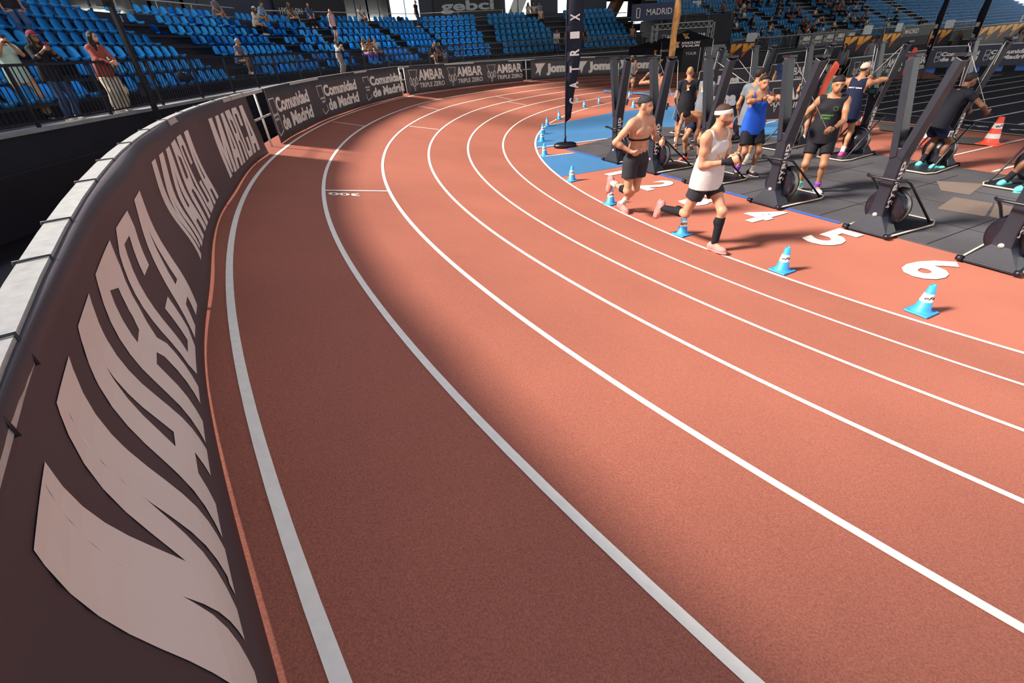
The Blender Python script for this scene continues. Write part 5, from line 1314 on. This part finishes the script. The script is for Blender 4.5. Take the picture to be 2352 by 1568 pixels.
nt_ = M_GLASS.node_tree; nt_.nodes.clear(); g1 = nt_.nodes.new('ShaderNodeBsdfTransparent'); g2 = nt_.nodes.new('ShaderNodeBsdfGlossy'); mx = nt_.nodes.new('ShaderNodeMixShader'); oo = nt_.nodes.new('ShaderNodeOutputMaterial'); fr_ = nt_.nodes.new('ShaderNodeFresnel')
g1.inputs[0].default_value = (.85, .93, .97, 1); g2.inputs['Roughness'].default_value = .05; nt_.links.new(fr_.outputs[0], mx.inputs[0]); nt_.links.new(g1.outputs[0], mx.inputs[1]); nt_.links.new(g2.outputs[0], mx.inputs[2]); nt_.links.new(mx.outputs[0], oo.inputs[0])
def seqL(u):
    if u < 120: return 'wall'
    if u < 510: return 'win'
    if u < 790: return 'wall'
    if u < 965: return 'win'
    if u < 1185: return 'wall'
    if u < 1225: return 'win'
    if u < 1262: return 'wall'
    if u < 1330: return 'win'
    if u < 1375: return 'wall'
    return 'win'
backwall(FRONT, 10.2, 4.2, 9.5, seqL, 2.6, 'left')
backwall([Vector((14.2, 55.6, 0)), Vector((21, 55.6, 0))], 0, 3, 9.5, lambda u: 'win', 2.6, 'back')
backwall(FRONT2, 14.5, 5.6, 12.5, lambda u: 'win' if 1640 < u < 2010 and int(u / 40) % 2 else 'wall', 2.6, 'right')
# concourse slab and grey rails on top of the stands
for ln, z, d0, nm in ((FRONT, ZS + .42 * 6, 6.6, 12), (FRONT2, ZS2 + .42 * 12, 11.4, 13)):
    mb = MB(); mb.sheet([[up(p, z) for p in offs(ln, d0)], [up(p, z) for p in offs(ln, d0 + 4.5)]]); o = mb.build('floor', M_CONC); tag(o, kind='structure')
def rail(line, off, z, a, b, label, h=.95):
    ln = offs(line, off); tot = 0; pts = []
    segs = list(zip(ln[:-1], ln[1:]))
    pts = [p.lerp(q, k / 10) for p, q in segs for k in range(10)]
    pts = [p for p in pts if a < img(up(p, z + .9))[0] < b]
    if len(pts) < 2: return
    t = thing('handrail', label, 'railing', up(pts[0], z)); T = Matrix.Translation(-up(pts[0], z))
    mb = MB(); mb.tube([up(p, z + h) for p in pts], .025, None, T, 6); mb.build('top_rail', M_GALV, t)
    mb = MB(); mb.tube([up(p, z + h * .55) for p in pts], .018, None, T, 6); mb.build('middle_rail', M_GALV, t)
    for p in pts[::2]: mb = MB(); mb.bar(up(p, z), up(p, z + h), .035, .035, None, T); mb.build('post', M_GALV, t)
rail(FRONT, 6.75, ZS + .42 * 6, 40, 560, 'grey handrail on top of the left grandstand')
rail(FRONT, 6.75, ZS + .42 * 6, 590, 1180, 'grey handrail on top of the corner grandstand')
# glulam roof legs
for (u, y, du) in ((885, 52, -60), (1165, 54, 60), (1390, 56, 70), (1690, 60, -20)):
    a = at_y(u, 50, y); b = at_y(u + du, -80, y + 2); mb = MB(); mb.bar((a.x, a.y, 3.6), b, 1.1, .7); o = mb.build('trim_%d' % (14 + u % 7), M_GLULAM); tag(o, kind='structure')
# big dark banner with lettering on the back wall
c = None
def wall_sign(u0, u1, z0, z1, txt, label, off=9.9):
    ln = offs(FRONT, off); best = {}
    for u in (u0, u1):
        bb = None
        for p, q in zip(ln[:-1], ln[1:]):
            for k in range(300):
                c = p.lerp(q, k / 300); uu = img(up(c, z0))[0]
                if bb is None or abs(uu - u) < bb[0]: bb = (abs(uu - u), c)
        best[u] = bb[1]
    a, b = best[u0], best[u1]; d = (b - a).normalized(); L = (b - a).length
    mb = MB(); mb.box((L / 2, 0, (z1 - z0) / 2), (L, .03, z1 - z0)); o = mb.build('wall_sign', M_BOARD); o.location = up(a, z0); o.rotation_euler.z = math.atan2(d.y, d.x); tag(o, label, 'sign')
    mb = MB(); fn = lambda x, y: Vector((x, -.022, y)); 
    for (s_, xa, xb, ya, yb) in txt: write(mb, s_, xa * L, xb * L, ya * (z1 - z0), yb * (z1 - z0), fn, bold=.03)
    mb.build('lettering', M_SHEET, o)
wall_sign(1000, 1150, 4.7, 6.6, [('gebci', .1, .9, .2, .7)], 'dark sign with pale rounded lettering above the far seats')
wall_sign(640, 800, 4.6, 7.0, [('HYATLON', .05, .35, .22, .38), ('TOUR', .05, .3, .04, .18)], 'dark banner with white lettering on the wall above the stand')

# floodlight mast with lamp head standing by the near fence
t = thing('light_mast', 'slim black mast with small lamps at the near fence', 'mast', (-8.68, 13.25, -.25))
mb = MB(); mb.bar((0, 0, 0), (0, 0, 6), .10, .10); mb.build('pole', M_STEEL, t)
mb = MB(); mb.box((.02, -.12, 2.3), (.12, .22, .3)); mb.build('control_box', M_ERGB, t)
for z in (4.0, 4.25, 4.5): mb = MB(); mb.box((.0, -.22, z), (.16, .26, .10)); mb.build('lamp', M_ERGB, t)
mb = MB(); mb.bar((.1, -.16, 0), (.1, -.16, 6), .035, .035); mb.build('cable_conduit', M_STEEL, t)
# dark barrier line between the turf and the far stand, with grey rails
M_TABLE = mat('table_cloth', '#17161d', .8)
for (a, b, lab) in (((18.5, 34.5, 0), (27.0, 40.5, 0), 'long dark barrier cloth in front of the crowded far stand'), ((30, 36.5, 0), (46, 43, 0), 'long dark barrier cloth beyond the navy board'), ((33, 24.6, 0), (60, 30, 0), 'long dark barrier cloth at the far right of the hall')):
    board(a, b, 0, 1.05, lab, lambda *q: None, M_TABLE)

# ------------------------------------------------------------------ spectators
SI = [(i, *img(m.translation + m.to_3x3() @ Vector((0, .22, .25)))) for i, (m, l) in enumerate(SEATS)]
TAKEN = set()
def near_seat(u, v):
    b = min((q for q in SI if q[0] not in TAKEN and q[3] > 1), key=lambda q: (q[1] - u) ** 2 + (q[2] - v) ** 2); TAKEN.add(b[0]); return b[0]
def seat_pose(i):
    m = SEATS[i][0]; n = m.to_3x3() @ Vector((0, 1, 0)); p = m.translation + n * .24; p.z -= .40
    return p, math.atan2(n.x, -n.y)
SITK = dict(pelvis=(0, 0, .53), feet=((-.12, .42, .09), (.12, .42, .09)), kpole=((-.05, 1, 1), (.05, 1, 1)), hands=((-.12, .38, .62), (.12, .38, .62)), epole=((-1, -.5, 0), (1, -.5, 0)))
def sit(u, v, label, **kw):
    i = near_seat(u, v); p, rz = seat_pose(i); d = dict(SITK); d.update(kw); d.setdefault('vox', .018); d.setdefault('skinm', S_TAN); d.setdefault('shoes', C_WHITE); return person('p', label, p, rz + d.pop('turn', 0), **d)
sit(533, 130, 'seated grey-haired person in slate T-shirt and black shorts behind the fence', shirt=cloth('slate', '#565a72'), sleeve=.5, shorts=C_BLACK, short_len=.7, hair=H_GREY, hairstyle='buzz', lean=(0, .25, 1), face=(-.6, 1, -.1), vox=.014)
sit(578, 45, 'seated person in beige jacket and cap looking at a phone', shirt=C_CREAM, sleeve=1.9, shorts=C_BLACK, short_len=1.9, hair=H_BRN, hairstyle='long', cap=C_CREAM, female=True, lean=(0, .2, 1), face=(-.3, 1, -.6), hands=((-.06, .34, .85), (.08, .34, .85)), vox=.016)
sit(600, 12, 'seated person in pale denim jacket and jeans on the top row', shirt=cloth('palejean', '#7d93a8'), sleeve=1.9, shorts=C_DENIM, short_len=1.9, hair=H_DARK, lean=(0, .5, 1))
sit(493, 12, 'seated person in grey T-shirt with red bag on the top row', shirt=C_GREY, sleeve=.5, shorts=C_DENIM, short_len=1.9, hair=H_BRN, lean=(0, .3, 1))
sit(683, 30, 'seated long-haired person in brown top talking to a neighbour', shirt=cloth('olive', '#5b4f3c'), sleeve=.3, shorts=C_BLACK, short_len=1.9, hair=H_DARK, hairstyle='long', female=True)
sit(703, 28, 'seated long-haired person in denim shirt facing a standing friend', shirt=C_DENIM, sleeve=1.2, shorts=C_BLACK, short_len=1.9, hair=H_DARK, hairstyle='long', female=True, turn=-.4)
sit(845, 38, 'seated dark-skinned person in white T-shirt alone near the top row', shirt=C_WHITE, sleeve=.5, shorts=cloth('brown', '#4a3128'), short_len=.7, hair=H_DARK, hairstyle='buzz', skinm=S_BRN, build=1.15)
sit(838, 125, 'seated person in cream vest, leftmost of the three behind the fence', shirt=C_CREAM, shorts=C_PURPLE, short_len=1.9, hair=H_BRN, hairstyle='long', female=True)
sit(853, 118, 'seated person raising a hand between two seated friends', shirt=cloth('peach', '#a8735e'), sleeve=.3, shorts=C_PURPLE, short_len=1.9, hair=H_DARK, hairstyle='long', female=True, hands=((-.12, .38, .62), (.14, .36, 1.05)))
sit(868, 122, 'seated person in white T-shirt beside two seated friends', shirt=C_WHITE, sleeve=.5, shorts=C_NAVY, short_len=1.9, hair=H_DARK)
sit(983, 122, 'seated person in black leaning on knees', shirt=C_BLACK, sleeve=1.2, shorts=C_BLACK, short_len=.6, hair=H_BRN, lean=(0, .5, 1), skinm=S_FAIR)
sit(998, 122, 'seated bald person in pale vest between two in black', shirt=C_WHITE, shorts=C_BLACK, short_len=1.9)
sit(1013, 122, 'seated long-haired person in black dress with white shoes', shirt=C_BLACK, sleeve=.3, shorts=C_BLACK, short_len=.5, hair=H_DARK, hairstyle='long', female=True, skinm=S_FAIR)
sit(1343, 84, 'seated person in dark vest right of the tall dark flag', shirt=C_BLACK, shorts=C_BLACK, short_len=.5, hair=H_DARK, hairstyle='long', female=True)
sit(1458, 66, 'seated person in pale brown top and jeans by the entrance', shirt=cloth('pbrown', '#8d7568'), sleeve=.5, shorts=C_DENIM, short_len=1.9, hair=H_BRN)
for (u, v, lab, c, fm) in ((1212, 30, 'small person in white top standing high behind the far seats', C_WHITE, True), (1222, 28, 'seated person in white sweater with long dark hair, top far row', C_WHITE, True), (1245, 30, 'seated person in light blue shirt on the top far row', cloth('sky', '#6d9bc4'), False), (1262, 34, 'seated person in beige shirt beside the one in light blue', C_CREAM, False)):
    sit(u, v, lab, shirt=c, sleeve=.5, shorts=C_BLACK, short_len=1.9, hair=H_DARK, hairstyle='long' if fm else 'short', female=fm, vox=.022)
def stand(p, z, rz, label, **kw):
    p = Vector((p[0], p[1], z)); kw.setdefault('vox', .014); kw.setdefault('skinm', S_TAN); kw.setdefault('shoes', C_WHITE); return person('p', label, p, rz, **kw)
E90 = -PI / 2
def phone(J, col=C_MAROON):
    i = 1; c = (J['wr'][0] + J['wr'][1]) / 2 + V3((0, .06, .07)); mb = MB(); mb.box(tuple(c), (.075, .010, .15)); o = mb.build('phone', col); t = J['t']
    o.parent = None; o.matrix_world = Matrix.Translation(t.location) @ Matrix.Rotation(t.rotation_euler.z, 4, 'Z') @ Matrix.Scale(J['S'], 4); tag(o, 'phone held up by a spectator at the near fence', 'phone'); return o
J = stand(P(98, 274, ZS), ZS, E90 - .55, 'standing person in mint T-shirt and tan trousers filming at the left edge', h=1.80, vox=.012, face=(0, 1, 0), hands=((-.05, .30, 1.50), (.07, .32, 1.52)), epole=((-.6, .1, -1), (.6, .1, -1)), feet=((-.14, .02, .09), (.14, -.06, .09)), shirt=C_MINT, sleeve=.6, shirt_len=.2, shorts=C_TAN, short_len=1.92, flare=.02, shoes=C_CHAR, hair=H_DARK, grip=(1, 1), lean=(0, -.02, 1)); phone(J, C_CHAR)['label'] = 'phone held by the person in the mint T-shirt'
J = stand(P(172, 277, ZS), ZS, E90 - .3, 'standing person in maroon cap and black jacket filming with a phone', h=1.68, vox=.012, female=True, skinm=S_BRN, face=(-.1, 1, -.1), hands=((-.02, .34, 1.40), (.12, .36, 1.40)), epole=((-.7, .1, -1), (.8, .1, -1)), shirt=C_BLACK, sleeve=1.6, shirt_len=.14, shorts=C_DENIM, short_len=1.92, flare=.01, hair=H_DARK, hairstyle='long', cap=C_MAROON, grip=(1, 1)); phone(J)['label'] = 'dark red phone held by the person in the maroon cap'
def ex_bag(J):
    c = J['Pv'] + V3((-.27, .0, .14)); mb = MB(); mb.box(tuple(c), (.10, .32, .34)); b_ = mb.build('shoulder_bag', cloth('denimbag', '#7f8894')); bevel(b_, .03)
    t = J['t']; b_.matrix_world = Matrix.Translation(t.location) @ Matrix.Rotation(t.rotation_euler.z, 4, 'Z') @ Matrix.Scale(J['S'], 4); tag(b_, 'grey denim shoulder bag of the person in the rust cardigan', 'bag')
J = stand(P(292, 257, ZS) + Vector((-.1, 0, 0)), ZS, E90 - .25, 'long-haired person in rust cardigan and cream trousers leaning on the fence', h=1.70, vox=.012, female=True, skinm=S_FAIR, lean=(0, .12, 1), face=(-.5, 1, -.05), hands=((-.06, .42, 1.10), (.10, .44, 1.10)), epole=((-1, -.5, -.6), (1, -.5, -.6)), shirt=C_RUST, sleeve=1.92, shirt_len=.22, shorts=C_CREAM, short_len=1.9, flare=.06, hair=H_DARK, hairstyle='long', grip=(.7, .7), extra=ex_bag)
d4 = FRONT[1].lerp(FRONT[2], .75)
stand((d4.x - .45, d4.y), ZS, E90 - .3, 'standing long-haired person in white holding up a phone at the fence', h=1.68, female=True, skinm=S_FAIR, face=(-.2, 1, -.1), hands=((-.05, .30, 1.42), (.10, .30, 1.42)), epole=((-.8, 0, -1), (.8, 0, -1)), shirt=C_WHITE, sleeve=1.8, shorts=C_CREAM, short_len=1.9, flare=.03, hair=H_BRN, hairstyle='long', grip=(1, 1))
q = offs(FRONT, 1.3 + .8 * 5)
def row_pt(u, r):
    ln = offs(FRONT, 1.15 + .8 * r); z = ZS + .42 * r; best = None
    for a, b in zip(ln[:-1], ln[1:]):
        for k in range(200):
            c = a.lerp(b, k / 200); uu, vv, dp = img(up(c, z + .9))
            if dp > 1 and (best is None or abs(uu - u) < best[0]): best = (abs(uu - u), c)
    return best[1], z
for (u, r, lab, kw) in ((764, 4, 'standing person in pink T-shirt and dark shorts on the steps', dict(shirt=cloth('rose', '#c99a9e'), sleeve=.5, shorts=C_NAVY, short_len=.6, hair=H_DARK, face=(.8, .3, -.3), skinm=S_FAIR)),
                        (22, 4, 'standing person in blue jeans cut by the top left corner', dict(shirt=C_BLACK, sleeve=.5, shorts=C_DENIM, short_len=1.92, hair=H_DARK)),
                        (956, 6, 'standing person in jeans and dark top below the wall sign', dict(shirt=C_NAVY, sleeve=.5, shorts=C_DENIM, short_len=1.92, hair=H_DARK))):
    c, z = row_pt(u, r); stand(c, z, E90 - .4, lab, vox=.016, **kw)
for (u, lab, kw) in ((1277, 'standing person in white shirt leaning on the far fence', dict(shirt=C_WHITE, sleeve=1.7, lean=(0, .4, 1), shorts=C_NAVY, short_len=1.92, hair=H_DARK, hands=((-.1, .5, 1.05), (.1, .5, 1.05)))),
                     (1302, 'standing long-haired person in black top and jeans at the far fence', dict(shirt=C_BLACK, shorts=C_DENIM, short_len=1.92, hair=H_DARK, hairstyle='long', female=True))):
    ln = offs(FRONT, .5); best = None
    for a, b in zip(ln[:-1], ln[1:]):
        for k in range(200):
            c = a.lerp(b, k / 200); uu = img(up(c, ZS + 1))[0]
            if best is None or abs(uu - u) < best[0]: best = (abs(uu - u), c)
    stand(best[1], ZS, PI, lab, vox=.018, **kw)
# helpers around the infield boards
for (u, v, lab, kw) in ((1570, 182, 'person in black with both arms raised under the tent', dict(shirt=C_BLACK, sleeve=.5, shorts=C_BLACK, short_len=1.9, hair=H_DARK, hands=((-.25, .15, 1.85), (.25, .15, 1.85)), epole=((-1, 0, 0), (1, 0, 0)))),
                        (1592, 180, 'person in black with white shoes beside the one raising arms', dict(shirt=C_BLACK, sleeve=.5, shorts=C_BLACK, short_len=1.9, hair=H_DARK, hands=((-.2, .2, 1.0), (.15, .3, 1.25)))),
                        (1978, 176, 'long-haired person in grey T-shirt leaning over the beer board', dict(shirt=C_GREY, sleeve=.5, shorts=C_BLACK, short_len=.6, hair=H_BRN, hairstyle='tail', female=True)),
                        (1992, 172, 'person in grey T-shirt with back logo beside the leaning one', dict(shirt=C_GREY, sleeve=.5, shorts=C_BLACK, short_len=.6, hair=H_DARK)),
                        (2176, 150, 'blond long-haired person in grey T-shirt behind the navy board', dict(shirt=C_GREY, sleeve=.5, shorts=C_BLACK, short_len=.6, hair=H_BLOND, hairstyle='long', female=True)),
                        (2224, 142, 'person in black shirt standing behind the navy board', dict(shirt=C_BLACK, sleeve=.5, shorts=C_BLACK, short_len=1.9, hair=H_DARK)),
                        (2340, 128, 'person in yellow vest bending at the far right', dict(shirt=cloth('yellow', '#c9d63a'), sleeve=.4, shorts=C_BLACK, short_len=1.9, hair=H_DARK, lean=(0, .5, 1))),
                        (2310, 150, 'curly-haired person in grey T-shirt by the right fork top', dict(shirt=C_GREY, sleeve=.5, shorts=C_BLACK, short_len=1.9, hair=H_BRN, hairstyle='long'))):
    p = P(u, v); stand((p.x, p.y), 0, PI if u > 1960 else 2.6, lab, vox=.02, **kw)

# the crowd on the far stand: small figures, single bodies
def crowd_mesh(name, sitp, lean, fem, arms):
    F = Field(.028, .03)
    pz = .53 if sitp else .92; Pv = V3((0, 0, pz)); ch = nrmz((0, lean, 1)); w_ = Pv + ch * .2; nb = Pv + ch * .52
    F.ell(Pv, (.17, .14, .13), None, 2); F.cone(Pv + ch * .08, w_ + ch * .2, .14, .15, 1); F.cone(nb + V3((-.15, 0, -.06)), nb + V3((.15, 0, -.06)), .075, .075, 1)
    F.cone(nb, nb + ch * .1, .06, .06, 0); hc = nb + ch * .17 + V3((0, .03, 0)); F.ell(hc, (.085, .10, .12), None, 0); F.ell(hc + V3((0, -.025, .03)), (.095, .105, .115), None, 3)
    if fem: F.cone(hc + V3((0, -.08, 0)), nb + V3((0, -.08, -.15)), .08, .06, 3)
    for s_ in (-1, 1):
        h_ = Pv + V3((s_ * .1, 0, 0)); k_ = V3((s_ * .12, .42, .52)) if sitp else V3((s_ * .1, .02, .5)); a_ = V3((s_ * .12, .44, .09)) if sitp else V3((s_ * .1, 0, .09))
        F.cone(h_, k_, .09, .065, 2); F.cone(k_, a_, .06, .045, 2); F.cone(a_, a_ + V3((0, .14, -.04)), .045, .04, 3)
        sh = nb + V3((s_ * .19, 0, -.05)); e_, w2 = ik(sh, V3((s_ * arms[0], arms[1], arms[2] + (0 if sitp else .35))), .3, .26, (s_, -.5, -.2)); F.cone(sh, e_, .055, .045, 1); F.cone(e_, w2, .042, .035, 0); F.ell(w2, (.045, .045, .06), None, 0)
    Vt, Q, QM = F.run(); me = bpy.data.meshes.new(name); me.from_pydata(Vt.tolist(), [], Q.tolist()); me.polygons.foreach_set('material_index', QM.astype(np.int32)); me.polygons.foreach_set('use_smooth', [True] * len(Q))
    for m in (S_TAN, C_WHITE, C_BLACK, H_DARK): me.materials.append(m)
    me.update(); return me
CM = [crowd_mesh('spectator', True, .1, False, (.1, .35, .62)), crowd_mesh('spectator', True, .45, False, (.08, .4, .75)), crowd_mesh('spectator', True, .05, True, (.12, .3, .65)), crowd_mesh('spectator', True, .2, True, (.05, .3, .95)), crowd_mesh('spectator', False, .05, False, (.2, .15, .6))]
TOPS = [('white', C_WHITE), ('black', C_BLACK), ('black', C_BLACK), ('navy', C_NAVY), ('grey', C_GREY), ('navy', C_NAVY), ('rust', C_RUST), ('cream', C_CREAM), ('mint', C_MINT), ('blue', C_DENIM)]
HAIRS = [('dark', H_DARK), ('dark', H_DARK), ('brown', H_BRN), ('blond', H_BLOND)]
POS = ['left end', 'left part', 'middle', 'right part', 'right end']
cands = [(i, u, v, d) for i, u, v, d in SI if SEATS[i][0].translation.x > 18 and 1640 < u < 2060 and -5 < v < 112]
rnd.shuffle(cands); n_c = 0
dens = lambda u, v: .17 if u < 2000 else .04
for i, u, v, d in cands:
    if i in TAKEN or rnd.random() > dens(u, v) * (1.15 if v < 60 else .8): continue
    TAKEN.add(i); n_c += 1
    p, rz = seat_pose(i); k = rnd.choice([0, 1, 2, 2, 3, 0]); tn, tm = rnd.choice(TOPS); hn, hm = rnd.choice(HAIRS); sm = rnd.choice([S_TAN, S_FAIR, S_BRN])
    o = bpy.data.objects.new('person', CM[k]); COL.objects.link(o); o.location = p; o.rotation_euler.z = rz + rnd.uniform(-.3, .3)
    for sl, m_ in zip(o.material_slots, (sm, tm, rnd.choice([C_BLACK, C_DENIM, C_NAVY, C_BLACK]), hm)): sl.link = 'OBJECT'; sl.material = m_
    r = SEATS[i][1].split(' in the ')[1].split(' row')[0]
    tag(o, '%s %s-haired spectator in %s top, %s row, %s of far stand' % ('leaning' if k == 1 else 'seated', hn, tn, r, POS[min(4, int((u - 1640) / 84))]), 'person', 'crowd on the far stand')
for (u, lab, tm) in ((1747, 'person in white shirt leaning on the far stand fence', C_WHITE), (1815, 'standing person in black by the far stand fence', C_BLACK), (1843, 'standing person in pale vest by the far stand fence', C_GREY), (2120, 'person in black leaning on fence above the dark Madrid banner', C_BLACK)):
    best = None
    for a, b in zip(fl2[:-1], fl2[1:]):
        for k in range(300):
            c = a.lerp(b, k / 300); uu = img(up(c, ZS2 + .8))[0]
            if best is None or abs(uu - u) < best[0]: best = (abs(uu - u), c)
    nrm_ = Vector((-.6, .8, 0)); o = bpy.data.objects.new('person', CM[4]); COL.objects.link(o); o.location = up(best[1] + nrm_ * .5, ZS2); o.rotation_euler.z = PI * .8; tag(o, lab, 'person')
    for sl, m_ in zip(o.material_slots, (S_TAN, tm, C_BLACK, H_DARK)): sl.link = 'OBJECT'; sl.material = m_
# a few bags left on seats
for (u, v, lab) in ((725, 45, 'black rucksack on a seat beside the two talking spectators'), (915, 28, 'black bag with a pale cloth near the top rail'), (423, 160, 'black jacket thrown over front row seats')):
    i = near_seat(u, v); p, rz = seat_pose(i); F = Field(.02, .05); F.ell((0, .12, .55), (.2, .17, .14)); F.ell((.1, .05, .6), (.12, .14, .16)); o = F.build('bag', [C_BLACK], None); o.location = p; o.rotation_euler.z = rz; tag(o, lab, 'bag')
    TAKEN.discard(i)
TAKEN_ALL = set(TAKEN)
seats_build(set())
